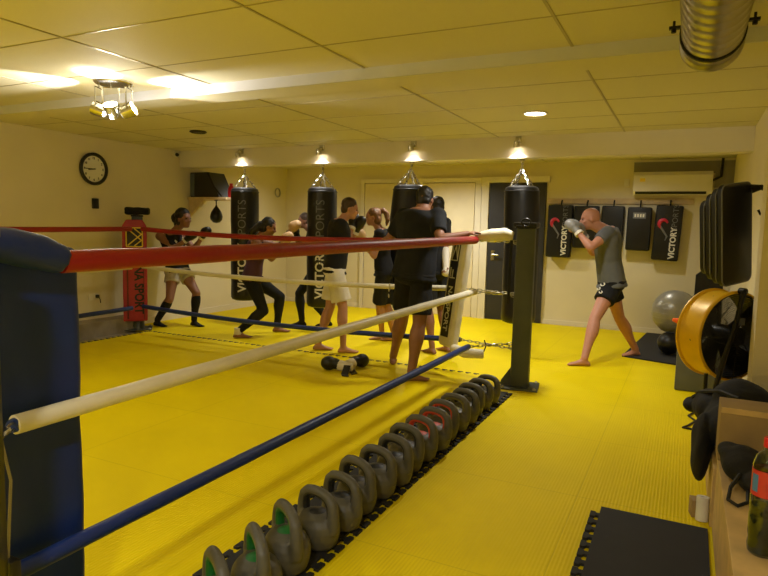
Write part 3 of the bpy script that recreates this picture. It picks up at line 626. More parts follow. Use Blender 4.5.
# ------------------------------------------------------------------ heavy bags
R0 = .197
def bag_text(p, body, size, bold, z, ang, m, parent, R):
    me = text_mesh(body, size, bold, 2, .001)
    for v in me.vertices:
        a = ang-v.co.y/R; rr = R+.002+v.co.z
        v.co = V(p)+V((math.cos(a)*rr, math.sin(a)*rr, z+v.co.x))
    return link('lettering', me, m, parent)
def heavy_bag(x, y, zb, zt, lean, label, ang=None):
    t = thing('heavy_bag', (x, y, zb), label, 'heavy bag', 'black heavy bags hanging from the beam')
    H = zt-zb; prof = [(.03, 0), (.14, .004), (.18, .02), (.195, .05), (R0, .10)]+[(R0-.004*math.sin(i*1.7), .1+(H-.2)*i/8) for i in range(1, 8)]+[(R0, H-.1), (.195, H-.05), (.185, H-.02), (.15, H), (.03, H+.005)]
    sk = lambda p: V((p.x+lean[0]*(p.z-zb-H), p.y+lean[1]*(p.z-zb-H), p.z))
    b = MB(); b.lathe(prof, (x, y, zb), seg=36); o = b.build('bag_body', 'black_vinyl', t)
    rim = MB(); rim.tube([(x+(R0+.001)*math.cos(a), y+(R0+.001)*math.sin(a), zt-.06) for a in (2*PI*k/32 for k in range(32))], .006, 6, True); rim.build('top_seam', 'black_vinyl', t)
    ring_c = V((x, y, zt+.19))
    for k in range(4):
        a = PI/4+k*PI/2; e = V((x+.15*math.cos(a), y+.15*math.sin(a), zt+.0)); s = MB(); u = (ring_c-e); n = 6; w1 = u.cross(V((math.sin(a), -math.cos(a), 0))).normalized(); w2 = V((-math.sin(a), math.cos(a), 0))
        for j in range(n):
            c = e+u*(j+.5)/n; w = w1 if j % 2 else w2; hl = u.length/n*.7
            s.tube([c+u.normalized()*hl*math.cos(q)+w*.012*math.sin(q) for q in (2*PI*i/10 for i in range(10))], .005, 5, True)
        s.build('chain', 'chrome', t)
    s = MB(); n = max(2, int((2.265-zt-.19)/.05)); L = 2.27-(zt+.19)
    for j in range(n):
        c = ring_c+V((0, 0, L*(j+.5)/n)); w = V((1, 0, 0)) if j % 2 else V((0, 1, 0)); hl = L/n*.75
        s.tube([c+V((0, 0, hl*math.cos(q)))+w*.016*math.sin(q) for q in (2*PI*i/10 for i in range(10))], .006, 5, True)
    s.lathe([(.03, 0), (.03, .014)], (x, y, 2.252), seg=12); s.build('hanger', 'chrome', t)
    if ang is not None:
        bag_text((x, y, zb), 'VICTORY', .165, .004, .48, ang, 'print_white', t, R0)
        bag_text((x, y, zb), 'SPORTS', .165, -.001, 1.16, ang, 'print_grey', t, R0)
    if any(lean):
        for c in t.children:
            for v in c.data.vertices:
                z = v.co.z+zb
                if z < 2.27: k = min(1, (2.26-z)); v.co.x += lean[0]*k; v.co.y += lean[1]*k
    return t
heavy_bag(-5.735, 7.08, .345, 1.965, (0, 0), 'leftmost heavy bag, lettered, beside the woman in purple', math.radians(-62))
heavy_bag(-4.43, 7.08, .345, 1.96, (0, 0), 'second heavy bag from the left, lettered, behind the man in white shorts', math.radians(-64))
heavy_bag(-3.14, 7.10, .45, 1.985, (-.13, .08), 'tilted heavy bag behind the man leaning on the red rope', None)
heavy_bag(-1.75, 7.08, .37, 1.955, (.03, 0), 'rightmost heavy bag behind the dark grey ring post', None)

# ------------------------------------------------------------------ pads on the far wall
o = MB().span((-1.98, 9.672, 1.87), (.05, 9.699, 1.95), .003).build('wall_batten', 'batten', None, False); tag(recentre(o), 'pale wooden rail on the far wall that the kick shields hang from', 'rail')
def shield(x0, x1, z0, z1, label, tilt=0, y=9.665, th=.13, deco=None):
    t = thing('kick_shield', ((x0+x1)/2, y-th/2, z0), label, 'kick shield', 'kick shields on the far wall rail')
    b = MB(); R = Matrix.Rotation(tilt, 3, 'Y'); c = V(((x0+x1)/2, y-th/2, (z0+z1)/2)); b.box(c, (x1-x0, th, z1-z0), R, .028, 3); b.build('shield_body', 'black_vinyl', t)
    h = MB(); k = c+R@V((0, 0, (z1-z0)/2-.01)); h.tube([k, k+V((0, .03, .06)), V((k.x, 9.668, 1.92))], .012, 6); h.build('hanging_strap', 'strap', t)
    e = MB(); w, hh = (x1-x0)/2-.02, (z1-z0)/2-.02; fy = -th/2-.002
    e.tube([c+R@V((sx*w, fy+.006, sz*hh)) for sx, sz in ((-1, -1), (1, -1), (1, 1), (-1, 1))], .006, 6, True); e.build('piping', 'strap', t)
    face = lambda x, z: c+R@V((x, fy, z))
    ux, uz = R@V((1, 0, 0)), R@V((0, 0, 1))
    if deco == 'brand':
        place_text('lettering', text_mesh('VICTORY', .105, .004), 'print_white', face(.085, -.14), uz, -ux, t)
        place_text('lettering', text_mesh('SPORTS', .105, -.001), 'print_grey', face(.085, .22), uz, -ux, t)
        g = MB(); pts = [face(-.06+.055*math.cos(a), .12+.06*math.sin(a)) for a in (PI*(.1+.13*i) for i in range(11))]; g.tube(pts, [.012+.016*math.sin(PI*i/10) for i in range(11)], 8); g.build('emblem', 'print_red', t)
        g = MB(); g.tube([face(-.10, .09), face(-.05, .02), face(.0, -.05), face(-.02, -.11)], [.016, .014, .012, .006], 8); g.build('emblem_tail', 'print_grey', t)
    if deco == 'label':
        g = MB(); g.box(face(0, .19), (.17, .006, .085), R); g.build('sewn_label', 'print_grey', t, False)
        g = MB()
        for i in range(4): g.box(face(-.055+.036*i, .19)+V((0, -.004, 0)), (.022, .004, .045), R)
        g.build('label_print', 'print_white', t, False)
shield(-1.935, -1.57, 1.055, 1.848, 'black lettered kick shield nearest the dark door', .012, deco='brand')
shield(-1.55, -1.19, 1.21, 1.836, 'black kick shield directly behind the shadow boxer\'s head', .0)
shield(-1.16, -.845, 1.22, 1.838, 'plain black kick shield to the right of the shadow boxer\'s shoulder', .02)
shield(-.80, -.475, 1.2, 1.822, 'black kick shield with a small white label', .012, deco='label')
shield(-.435, -.085, 1.074, 1.85, 'black lettered kick shield under the air conditioner', .045, deco='brand')

# ------------------------------------------------------------------ air conditioner, switch, wall things
t = thing('air_conditioner', (-.24, 9.58, 1.99), 'white wall air conditioner near the right corner', 'air conditioner')
b = MB(); b.prism([(0, 0), (.17, 0), (.215, .05), (.22, .27), (.18, .32), (0, .32)], (-.74, 9.698, 1.995), (0, -1, 0), (0, 0, 1), (1.0, 0, 0)); b.build('casing', 'acwhite', t)
b = MB(); b.box((-.26, 9.498, 2.022), (.9, .012, .038), Matrix.Rotation(.6, 3, 'X')); b.build('air_slot', 'dark_plastic', t, False)
b = MB(); b.box((-.62, 9.476, 2.2), (.07, .004, .05)); b.build('energy_sticker', 'print_yellow', t, False)
b = MB(); b.tube([(.27, 9.6, 2.2), (.36, 9.66, 2.25), (.37, 9.67, 2.5)], .018, 8); b.build('pipe', 'dark_plastic', t)
o = MB().box((-.845, 9.685, 2.18), (.07, .03, .11), None, .006).build('thermostat', 'acwhite', None); tag(recentre(o), 'small pale control box left of the air conditioner', 'control box')
t = thing('wall_clock', (XL+.03, 5.46, 1.895), 'round black-rimmed clock on the left wall', 'clock'); c = V((XL, 5.46, 2.1))
b = MB(); b.lathe([(.19, 0), (.205, .02), (.205, .045), (.19, .055), (.168, .045), (.165, .03), (.165, 0)], c, (1, 0, 0), 40); b.build('rim', 'dark_plastic', t)
b = MB(); b.lathe([(.001, .028), (.166, .028), (.166, .005), (.001, .005)], c, (1, 0, 0), 40); b.build('dial', 'clockface', t)
f = lambda a, r, x=.031: c+V((x, math.sin(a)*r, math.cos(a)*r))       # a clockwise from 12, seen from the room
for n in range(1, 13):
    a = n*PI/6; me = text_mesh(str(n), .038, .001); place_text('numeral', me, 'print_black', f(a, .135, .03), (0, 1, 0), (0, 0, 1), t)
for a, r, w in ((8.75*PI/6, .08, .007), (45*PI/30, .125, .005)):
    b = MB(); b.tube([f(a+PI, .02, .034), f(a, r, .034)], w, 6); b.build('hand', 'print_black', t)
o = MB().box((XL+.018, 5.48, 1.665), (.035, .085, .13), None, .008).build('wall_controller', 'dark_plastic', None); tag(recentre(o), 'small black box on the left wall below the clock', 'control box')
t = thing('wall_socket', (XL+.01, 5.44, .42), 'white wall socket with black plug low on the left wall', 'socket')
MB().box((XL+.008, 5.43, .46), (.016, .15, .085), None, .004).build('plate', 'acwhite', t)
b = MB(); b.box((XL+.03, 5.47, .465), (.04, .04, .045), None, .008); b.tube([(XL+.05, 5.47, .46), (XL+.07, 5.48, .42), (XL+.05, 5.5, .38)], .006, 6); b.build('plug', 'dark_plastic', t)
t = thing('security_camera', (XL+.06, 6.85, 2.44), 'small white security camera high on the left wall by the beam', 'camera')
MB().box((XL+.03, 6.86, 2.45), (.06, .1, .09), None, .01).build('mount', 'acwhite', t)
b = MB(); b.lathe([(.026, 0), (.026, .03), (.018, .034)], (XL+.06, 6.85, 2.44), (1, -.5, -.2), 14); b.build('lens', 'dark_plastic', t)
t = thing('wall_pipe_ring', (XL+.03, 9.35, 2.0), 'small round ring fitting on the left wall near the far corner', 'ring')
b = MB(); b.tube([(XL+.02, 9.4+.075*math.cos(a), 2.04+.075*math.sin(a)) for a in (2*PI*k/20 for k in range(20))], .013, 8, True); b.build('ring', 'steel', t)
# shelf with box, red bottle and speed ball
t = thing('wall_shelf', (-6.55, 7.3, 1.79), 'wooden wall shelf left of the leftmost heavy bag', 'shelf')
MB().span((XL, 7.12, 1.80), (-6.12, 7.55, 1.835), .003).build('board', 'batten', t, False)
b = MB(); b.prism([(0, 0), (.3, 0), (0, -.28)], (XL, 7.15, 1.80), (1, 0, 0), (0, 0, 1), (0, .03, 0)); b.build('bracket', 'batten', t, False)
t = thing('loudspeaker', (-6.6, 7.32, 1.837), 'black loudspeaker lying on the wall shelf', 'loudspeaker')
b = MB(); b.prism([(0, 0), (.56, 0), (.36, .37), (0, .37)], (XL+.03, 7.16, 1.837), (1, 0, 0), (0, 0, 1), (0, .34, 0)); b.build('cabinet', 'dark_plastic', t, False)
MB().span((XL+.03, 7.152, 1.85), (XL+.11, 7.159, 2.19)).build('side_panel', 'bluegrey', t, False)
b = MB(); b.tube([(-6.5, 7.158, 2.2), (-6.36, 7.15, 1.98), (-6.22, 7.15, 1.845)], .014, 6); b.build('strap', 'strap', t)
t = thing('bottle', (-6.16, 7.3, 1.837), 'red bottle at the end of the wall shelf', 'bottle')
b = MB(); b.lathe([(.001, 0), (.045, 0), (.05, .02), (.05, .13), (.03, .17), (.02, .18)], (-6.17, 7.3, 1.836), seg=16); b.build('flask', 'cap_red', t)
b = MB(); b.lathe([(.024, .178), (.024, .21), (.001, .212)], (-6.17, 7.3, 1.836), seg=12); b.build('cap', 'print_red', t)
t = thing('speed_ball', (-6.44, 7.3, 1.47), 'black teardrop speed ball hanging under the wall shelf', 'speed ball')
b = MB(); b.lathe([(.001, 0), (.05, .012), (.085, .05), (.095, .10), (.08, .16), (.05, .21), (.02, .25), (.012, .27)], (-6.46, 7.3, 1.45), seg=24); b.build('ball', 'black_vinyl', t)
b = MB(); b.tube([(-6.46, 7.3, 1.71), (-6.46, 7.3, 1.80)], .008, 8); b.lathe([(.03, 0), (.03, .012)], (-6.46, 7.3, 1.79), seg=12); b.build('swivel', 'black_steel', t)

# ------------------------------------------------------------------ ceiling things
t = thing('ceiling_vent', (-5.14, 5.53, ZC-.03), 'small dark round vent in the ceiling left of the leftmost bag', 'vent')
b = MB(); b.lathe([(.09, 0), (.10, -.012), (.085, -.02), (.08, -.006)], (-5.16, 5.53, ZC), seg=28); b.build('rim', 'dark_plastic', t)
b = MB(); b.lathe([(.082, -.004), (.06, -.012), (.001, -.014)], (-5.16, 5.53, ZC), seg=28); b.build('grille', 'black_steel', t)
def downlight(x, y, label):
    t = thing('downlight', (x, y, ZC-.02), label, 'light', 'recessed downlights')
    b = MB(); b.lathe([(.098, 0), (.112, -.006), (.108, -.014), (.095, -.012), (.09, 0)], (x, y, ZC), seg=28); b.build('trim_ring', 'acwhite', t)
    b = MB(); b.lathe([(.001, -.006), (.092, -.006), (.092, -.002), (.001, -.002)], (x, y, ZC), seg=28); b.build('lens', 'lampdisc', t)
    return t
downlight(-1.30, 5.65, 'round recessed downlight glowing in the ceiling before the low beam')
# silver round duct hanging under the ceiling
t = thing('air_duct', (.043, .6, 2.23), 'silver round ventilation duct hanging at the top right', 'duct')
dx, dz, dr, de = .043, 2.362, .126, 3.38
b = MB(); prof = []
y = -2.4
while y < de-.02:
    prof += [(dr, y), (dr, y+.082), (dr+.0035, y+.088), (dr+.0035, y+.094)]; y += .1
b.lathe(prof+[(dr, de-.02), (dr, de), (dr-.006, de), (dr-.006, -2.4)], (dx, 0, dz), (0, 1, 0), 40)
# wind the seams into a spiral
for v in b.bm.verts:
    a = math.atan2(v.co.z-dz, v.co.x-dx)
    if -2.35 < v.co.y < de-.06: v.co.y += .1*a/(2*PI)
b.build('duct_body', 'duct', t)
b = MB(); b.lathe([(dr, de-.03), (dr+.012, de-.02), (dr+.014, de), (dr-.004, de+.004), (dr-.004, de-.03)], (dx, 0, dz), (0, 1, 0), 40); b.build('end_flange', 'steel', t)
b = MB(); b.lathe([(dr+.004, de-.19), (dr+.01, de-.19), (dr+.01, de-.165), (dr+.004, de-.165)], (dx, 0, dz), (0, 1, 0), 40); b.build('clamp_band', 'strap', t)
for q in (-1, 1):
    b = MB(); b.box((dx+q*(dr+.03), de-.18, dz+.03), (.05, .025, .012)); b.tube([(dx+q*(dr+.035), de-.18, dz+.02), (dx+q*(dr+.035), de-.18, dz+.06)], .006, 6); b.lathe([(.011, 0), (.011, .016)], (dx+q*(dr+.035), de-.18, dz+.008), seg=6); b.build('hanger_bolt', 'black_steel', t)
# three-lamp spotlight
t = thing('ceiling_spotlight', (-4.0, 3.36, ZC-.2), 'chrome three-lamp spotlight glowing on the ceiling at the upper left', 'light')
b = MB(); b.lathe([(.001, -.022), (.13, -.022), (.14, -.012), (.14, 0), (.001, 0)], (-4.0, 3.38, ZC), seg=32); b.build('ceiling_plate', 'chrome', t)
SPOTS = []
for i, (ox, oy, dv) in enumerate(((-.10, -.05, (-.88, -.42, .40)), (.0, -.02, (.25, -.5, .8)), (.105, .055, (.88, .45, .45)))):
    a = V((-4.0+ox, 3.38+oy, ZC-.02)); c = a+V((0, 0, -.19)); dv = V(dv).normalized(); w = dv.cross(V((0, 0, 1))).normalized()
    h = MB(); h.tube([a, a+V((0, 0, -.03))], .008, 8); k = a+V((0, 0, -.03)); h.tube([c+w*.06, k+w*.06, k-w*.06, c-w*.06], .006, 6); h.build('lamp_bracket', 'chrome', t)
    b = MB(); b.lathe([(.026, -.07), (.046, -.058), (.055, 0), (.058, .04), (.053, .04), (.05, 0), (.026, -.05)], c, dv, 20); hd = b.build('lamp_head', 'chrome', t)
    b = MB(); b.lathe([(.001, .025), (.051, .025), (.051, .015), (.001, .015)], c, dv, 20); b.build('bulb', 'lamp', hd)
    SPOTS.append((c+dv*.06, dv))
# four small spots on the face of the beam, one over every bag
BSP = []
for x, w in ((-5.70, 'leftmost'), (-4.37, 'second'), (-3.06, 'third'), (-1.775, 'rightmost')):
    t = thing('beam_spotlight', (x, 6.93, 2.36), '%s of the four small chrome spotlights on the low beam, above the %s heavy bag' % (w, w), 'light', 'spotlights on the low beam')
    b = MB(); b.span((x-.035, 6.945, 2.43), (x+.035, 6.97, 2.5), .006); b.build('mount', 'chrome', t)
    b = MB(); b.tube([(x, 6.95, 2.47), (x, 6.9, 2.465), (x, 6.885, 2.44)], .009, 8); b.build('arm', 'chrome', t)
    b = MB(); dv = V((0, .30, -1)).normalized(); c = V((x, 6.88, 2.405)); b.lathe([(.014, -.045), (.026, -.035), (.034, 0), (.037, .03), (.033, .03), (.03, 0), (.014, -.03)], c, dv, 18); b.build('lamp_head', 'chrome', t)
    b = MB(); b.lathe([(.001, .018), (.031, .018), (.031, .01), (.001, .01)], c, dv, 18); b.build('bulb', 'lamp', t)
    BSP.append((c+dv*.05, dv))

# ------------------------------------------------------------------ kettlebells
def kettlebell(colour):
    t = thing('kettlebell', (0, 0, 0), 'x', 'kettlebell', 'kettlebells in a row')
    b = MB(); b.lathe([(.001, 0), (.075, 0), (.088, .012), (.1, .05), (.104, .085), (.098, .115), (.08, .143), (.05, .16), (.001, .165)], (0, 0, 0), seg=28)
    for v in b.bm.verts: v.co.x *= 1.1; v.co.y *= .94
    arch = [(-.098, .085), (-.104, .13), (-.105, .18), (-.097, .218), (-.07, .243), (-.035, .252), (0, .254), (.035, .252), (.07, .243), (.097, .218), (.105, .18), (.104, .13), (.098, .085)]
    b.tube([(x, 0, z) for x, z in arch], [.03, .03, .027, .025, .0235, .023, .023, .023, .0235, .025, .027, .03, .03], 12)
    link('body', remesh(b, 'kettlebell_body', .006, 4), 'kb', t)
    b = MB(); ins = [(x*.845, z*.945+.006) for x, z in arch[2:-2]]; ins = [(-.086, .145)]+ins+[(.086, .145)]; b.tube([(x, 0, z) for x, z in ins], .0205, 10)
    b.lathe([(.06, .150), (.03, .166), (.001, .171)], (0, 0, 0), seg=24); b.build('grip_lining', 'kb_'+colour, t)
    return t
row = [(1.60, 'green', 1.02, -.6), (1.81, 'green', 1.02, -.68), (2.04, 'green', 1.02, -.6), (2.265, 'black', .97, -.28), (2.465, 'black', .96, -.3), (2.65, 'black', 1.0, -.35), (2.86, 'black', .98, -.25), (3.06, 'black', .99, -.3),
       (3.26, 'black', 1.0, -.25), (3.46, 'red', 1.0, -.3), (3.67, 'red', 1.0, -.22), (3.88, 'red', .98, -.25), (4.085, 'olive', .97, -.2), (4.285, 'black', .94, -.25), (4.49, 'black', .92, -.2), (4.69, 'black', .9, -.22), (4.88, 'black', .87, -.2)]
proto = {}
names = ['nearest', 'second', 'third', 'fourth', 'fifth', 'sixth', 'seventh', 'eighth', 'ninth', 'tenth', 'eleventh', 'twelfth', 'thirteenth', 'fourteenth', 'fifteenth', 'sixteenth', 'last']
row = sorted(row)
for i, (y, c, sc, rz) in enumerate(row):
    if c not in proto: o = proto[c] = kettlebell(c)
    else: o = copy_tree(proto[c])
    o.location = (-1.418+.012*math.sin(i*2.1), y, .0125); o.rotation_euler.z = rz; o.scale = (sc*1.0,)*3
    lin = {'green': 'green lined handle', 'red': 'red lined handle', 'olive': 'olive lined handle', 'black': 'black lined handle'}[c]
    o['label'] = 'grey kettlebell with %s, %s of the row%s' % (lin, names[i], ' by the dark post' if i == 16 else ' from the camera')

# ------------------------------------------------------------------ gloves left on the ring floor
def loose_glove(p, ang, roll, label):
    t = thing('boxing_glove', (p[0], p[1], 0), label, 'boxing glove'); a = V((math.cos(ang), math.sin(ang), 0)); y = V((-a.y, a.x, 0)); z = V((0, 0, 1)); p = V((p[0], p[1], .075))
    b = MB(); b.ell(p+a*.12, (.085, .07, .072), (a, y, z)); b.ell(p+a*.075-y*.05*roll+z*.02, (.06, .028, .028), (a, y, z), 12, 8); b.tube([p-a*.02-z*.015, p+a*.06], [.05, .055], 14); link('fist', remesh(b, 'glove', .009, 3), 'glove_black', t)
    b = MB(); b.tube([p+a*.02-z*.01, p-a*.06-z*.022, p-a*.14-z*.03], [.056, .05, .044], 14); g = link('cuff', remesh(b, 'cuff', .009, 2), 'c_white', t)
    b = MB(); q = p-a*.09; pts = [q+y*.045*roll, q+y*.075*roll-z*.03, q+y*.13*roll-z*.066, q+y*.2*roll-a*.03-z*.068]
    rings = []
    for k in pts: rings.append([k+a*.035+z*.004, k-a*.035+z*.004, k-a*.035-z*.004, k+a*.035-z*.004])
    b.loft(rings); b.build('wrist_strap', 'glove_black', t)
    return t
loose_glove((-3.04, 5.235), math.radians(192), 1, 'black boxing glove with white cuff on the ring floor, nearer one of the pair')
loose_glove((-2.98, 5.38), math.radians(66), -1, 'black boxing glove with white cuff on the ring floor, the one nearer the sparring pair')

# ------------------------------------------------------------------ right side
# stack of thick shields hanging at the right wall
n = V((.82, -.57, 0)); tg = V((.57, .82, 0)); R = Matrix((tg, n, V((0, 0, 1)))).transposed()
for i, (zt, hh, w, lb) in enumerate(((1.81, .70, .34, 'thick navy kick shield hanging foremost at the right wall'), (1.785, .66, .33, 'black kick shield second in the stack at the right wall'), (1.75, .60, .32, 'black kick shield third in the stack at the right wall'), (1.705, .52, .31, 'rearmost black kick shield of the stack at the right wall'))):
    c = V((.316, 4.88, zt-hh/2))-n*(.03+.046*i); t = thing('kick_shield', (c.x, c.y, zt-hh), lb, 'kick shield', 'kick shields stacked on the right wall hook')
    RR = R@Matrix.Rotation(-.13, 3, 'Y'); q = .05; rr = [(sx*(w/2-q)+q*math.cos(a0+k*PI/8), sz*(hh/2-q)+q*math.sin(a0+k*PI/8)) for sx, sz, a0 in ((1, 1, 0), (-1, 1, PI/2), (-1, -1, PI), (1, -1, 1.5*PI)) for k in range(5)]
    b = MB(); b.loft([[c+RR@V((x*e, y, z*e)) for x, z in rr] for y, e in ((-.021, .93), (-.019, .97), (-.012, 1), (.012, 1), (.019, .97), (.021, .93))]); b.build('shield_body', 'navy_vinyl' if i == 0 else 'black_vinyl', t)
    b = MB(); b.tube([c+RR@V((x*.985, .016, z*.99)) for x, z in rr], .005, 6, True); b.build('piping', 'print_grey', t)
    b = MB(); b.tube([c+RR@V((w/2-.03, 0, hh/2-.03)), (.455, 4.99, 1.79)], .012, 6); b.build('hanging_strap', 'strap', t)
t = thing('wall_hook', (.48, 5.0, 1.7), 'black hook rail at the right wall holding the stacked shields', 'hook')
b = MB(); b.span((.485, 4.9, 1.45), (.499, 5.05, 1.86), .002); b.build('rail', 'black_steel', t, False)
for z in (1.77, 1.6):
    b = MB(); b.tube([(.49, 4.97, z), (.44, 4.96, z), (.425, 4.96, z+.03)], .009, 8); b.build('hook', 'black_steel', t)
# exercise ball on a dark kettle-shaped stand, black board, grey foam block
t = thing('exercise_ball', (-.08, 8.2, .24), 'silver exercise ball resting on black medicine balls in the far right corner', 'ball')
b = MB(); b.ell((-.075, 8.2, .507), .267, None, 40, 26)
for v in b.bm.verts: pass
b.build('ball_shell', 'silverball', t)
b = MB()
for z in (-.12, -.06, 0, .06, .12): rr = math.sqrt(.267**2-z*z)+.0005; b.tube([(-.075+rr*math.cos(a), 8.2+rr*math.sin(a), .507+z) for a in (2*PI*k/48 for k in range(48))], .0018, 5, True)
b.build('ribs', 'silverball', t)
t = thing('medicine_ball', (-.10, 8.0, .015), 'black medicine ball on the mat under the silver exercise ball', 'ball')
b = MB(); b.ell((-.11, 8.0, .15), .135, None, 28, 18); b.build('shell', 'black_vinyl', t)
b = MB(); b.tube([(-.11+.137*math.cos(a), 8.0+.137*math.sin(a)*.3, .15+.137*math.sin(a)*.95) for a in (2*PI*k/40 for k in range(40))], .003, 5, True); b.build('seam', 'print_grey', t)
t = thing('medicine_ball', (.12, 8.35, .015), 'black medicine ball at the back, right of the other under the silver ball', 'ball')
b = MB(); b.ell((.13, 8.33, .145), .13, None, 28, 18); b.build('shell', 'black_vinyl', t)
t = thing('foam_board', (.3, 8.8, .03), 'tall black padded board leaning in the far right corner', 'board')
b = MB(); b.prism([(.12, .02), (.46, .02), (.44, 1.14), (.33, 1.10), (.13, .93)], (0, 8.86, 0), (1, 0, 0), (0, 0, 1), (0, .12, 0)); b.build('padding', 'black_vinyl', t, False)
t = thing('foam_block', (.2, 6.4, 0), 'grey foam plyo block behind the yellow fan', 'block')
b = MB(); b.box((.205, 6.44, .29), (.45, .4, .575), None, .012); b.build('block', 'greyfoam', t)
t = thing('marker_cone', (.02, 6.3, .58), 'small orange marker cone lying on the grey foam block', 'cone')
b = MB(); b.lathe([(.05, 0), (.052, .012), (.035, .03), (.016, .11), (.012, .115), (.001, .116)], (.03, 6.32, .628), (-.9, -.35, .25), 20); b.build('marker', 'orange', t)
# drum fan
t = thing('drum_fan', (.28, 4.62, .29), 'yellow drum fan on a black stand at the right wall', 'fan')
fc = V((.318, 4.52, .80)); ax = V((.70, -.714, 0)); FR = .282
b = MB(); b.lathe([(FR, 0), (FR+.012, -.004), (FR+.014, -.016), (FR, -.024), (FR-.004, -.1), (FR, -.176), (FR+.014, -.184), (FR+.012, -.196), (FR, -.2), (FR-.004, -.2), (FR-.009, -.1), (FR-.004, 0)], fc, ax, 56, True); b.build('drum', 'fan_yellow', t)
b = MB(); b.lathe([(FR-.009, -.004), (FR-.011, -.12), (FR-.009, -.196), (FR-.013, -.196), (FR-.014, -.12), (FR-.013, -.004)], fc, ax, 56, True); b.build('drum_lining', 'black_steel', t)
u = V((0, 0, 1)); w = ax.cross(u).normalized()
for nm, off in (('front_grille', .006), ('back_grille', -.206)):
    b = MB()
    for k in range(1, 24):
        rr = FR*k/23.5; b.tube([fc+ax*(off+(.02*(1-(k/23.5)**2) if off > 0 else 0))+(u*math.cos(a)+w*math.sin(a))*rr for a in (2*PI*j/40 for j in range(40))], .0022, 4, True)
    for k in range(8): a = k*PI/4; b.tube([fc+ax*(off+(.02 if off > 0 else 0))+(u*math.cos(a)+w*math.sin(a))*.05, fc+ax*off+(u*math.cos(a)+w*math.sin(a))*FR], .003, 5)
    b.build(nm, 'black_steel', t)
hub = MB(); hub.lathe([(.001, .024), (.06, .024), (.065, .015), (.065, -.12), (.001, -.12)], fc, ax, 24); hub.build('motor', 'black_steel', t)
pl = MB(); pl.box(fc+ax*.03+u*.10-w*0, (.075, .004, .045), Matrix((w, ax, u)).transposed()); pl.build('maker_plate', 'print_grey', t, False)
bl = MB(); bl.lathe([(.06, -.16), (.06, -.1)], fc, ax, 20); bl.build('blade_hub', 'dark_plastic', t)
for k in range(5):
    a0 = k*2*PI/5; b = MB(); rings = []
    for j in range(6):
        rr = .055+.215*j/5; a = a0+.15*j/5; dr_ = u*math.cos(a)+w*math.sin(a); tn = -u*math.sin(a)+w*math.cos(a); hw = .04+.05*j/5; c = fc+ax*-.13+dr_*rr; tw = (tn*.85+ax*.5).normalized(); nn = tw.cross(dr_)
        rings.append([c-tw*hw-nn*.002, c+tw*hw-nn*.002, c+tw*hw+nn*.002, c-tw*hw+nn*.002])
    b.loft(rings); b.build('blade', 'dark_plastic', t)
for q in (-1, 1):
    b = MB(); piv = fc-ax*.1+w*.11*q-u*(FR-.02); b.tube([V((piv.x, piv.y, .315)), piv], .013, 8); b.span((piv.x-.02, piv.y-.1, .292), (piv.x+.02, piv.y+.1, .316)); b.build('stand_leg', 'black_steel', t)
b = MB(); b.tube([fc+ax*.04+u*(FR+.02), fc+ax*.045+u*.1+w*.05, fc+ax*.05-u*.12+w*.13, fc+ax*.07-u*.36+w*.22, fc+ax*.08-u*.47+w*.27], .016, 8); b.lathe([(.022, -.02), (.022, .02)], fc+ax*.03+u*(FR+.015), ax, 12); b.build('front_brace', 'black_steel', t)
# wooden bench along the wall, box and things on it
t = thing('bench', (.33, 2.4, 0), 'low light wood bench in the right foreground', 'bench')
MB().span((.19, 1.3, .405), (.495, 3.32, .43), .003).span((.315, 1.3, .4301), (.317, 3.1, .4303)).build('seat_board', 'wood', t, False)
MB().span((.20, 1.3, .02), (.222, 3.3, .405)).build('front_panel', 'wood', t, False)
MB().span((.222, 1.3, .0), (.495, 1.33, .405)).build('end_panel', 'wood', t, False); MB().span((.222, 3.28, .0), (.495, 3.31, .405)).build('end_panel', 'wood', t, False)
t = thing('wooden_crate', (.29, 3.9, 0), 'low light wood crate behind the bench, under the black duffel bag', 'crate')
MB().span((.19, 3.36, .0), (.21, 4.90, .30), .002).build('side_board', 'wood', t, False); MB().span((.21, 3.36, .0), (.39, 3.38, .30)).build('end_board', 'wood', t, False); MB().span((.21, 4.88, .0), (.39, 4.90, .30)).build('end_board', 'wood', t, False); MB().span((.21, 3.38, .27), (.39, 4.88, .29)).build('lid', 'wood', t, False)
t = thing('cardboard_box', (.34, 3.2, .43), 'brown box standing on the far end of the wooden bench', 'box')
b = MB(); b.box((.34, 3.2, .555), (.305, .2, .249), None, .004); b.build('carton', 'card', t)
MB().span((.188, 3.094, .655), (.492, 3.1, .68)).build('top_edge', 'wood', t, False)
def lump(name, blobs, m, amp=.012, scale=9, vox=.011):
    b = MB()
    for c, r in blobs: b.ell(c, r, None, 18, 12)
    return remesh(b, name, vox, 3, amp, scale)
t = thing('duffel_bag', (.3, 3.85, .1), 'black duffel bag slumped on the crate below the drum fan', 'bag')
link('bag_body', lump('duffel', (((.30, 3.75, .43), (.16, .30, .14)), ((.33, 3.9, .53), (.15, .2, .12)), ((.18, 4.0, .45), (.09, .2, .10)), ((.14, 3.66, .31), (.05, .16, .19)), ((.10, 4.12, .42), (.06, .10, .045))), 'b'), 'blackcloth', t)
b = MB(); b.tube([(.07, 4.16, .43), (.13, 4.0, .53), (.22, 3.8, .59), (.3, 3.7, .585)], .012, 6); b.build('strap', 'strap', t)
t = thing('small_bag', (.25, 2.8, .43), 'black cloth bag with a looped strap lying on the bench against the box', 'bag')
link('bag_body', lump('pouch', (((.27, 2.9, .50), (.085, .14, .07)), ((.22, 2.95, .53), (.045, .1, .03)), ((.32, 2.8, .48), (.08, .14, .05))), 'b', .008, 14, .009), 'blackcloth', t)
b = MB(); b.tube([(.25, 2.76, .50), (.215, 2.68, .47), (.205, 2.62, .442), (.235, 2.58, .44), (.27, 2.62, .445), (.275, 2.7, .46)], .0075, 6); b.build('strap', 'strap', t)
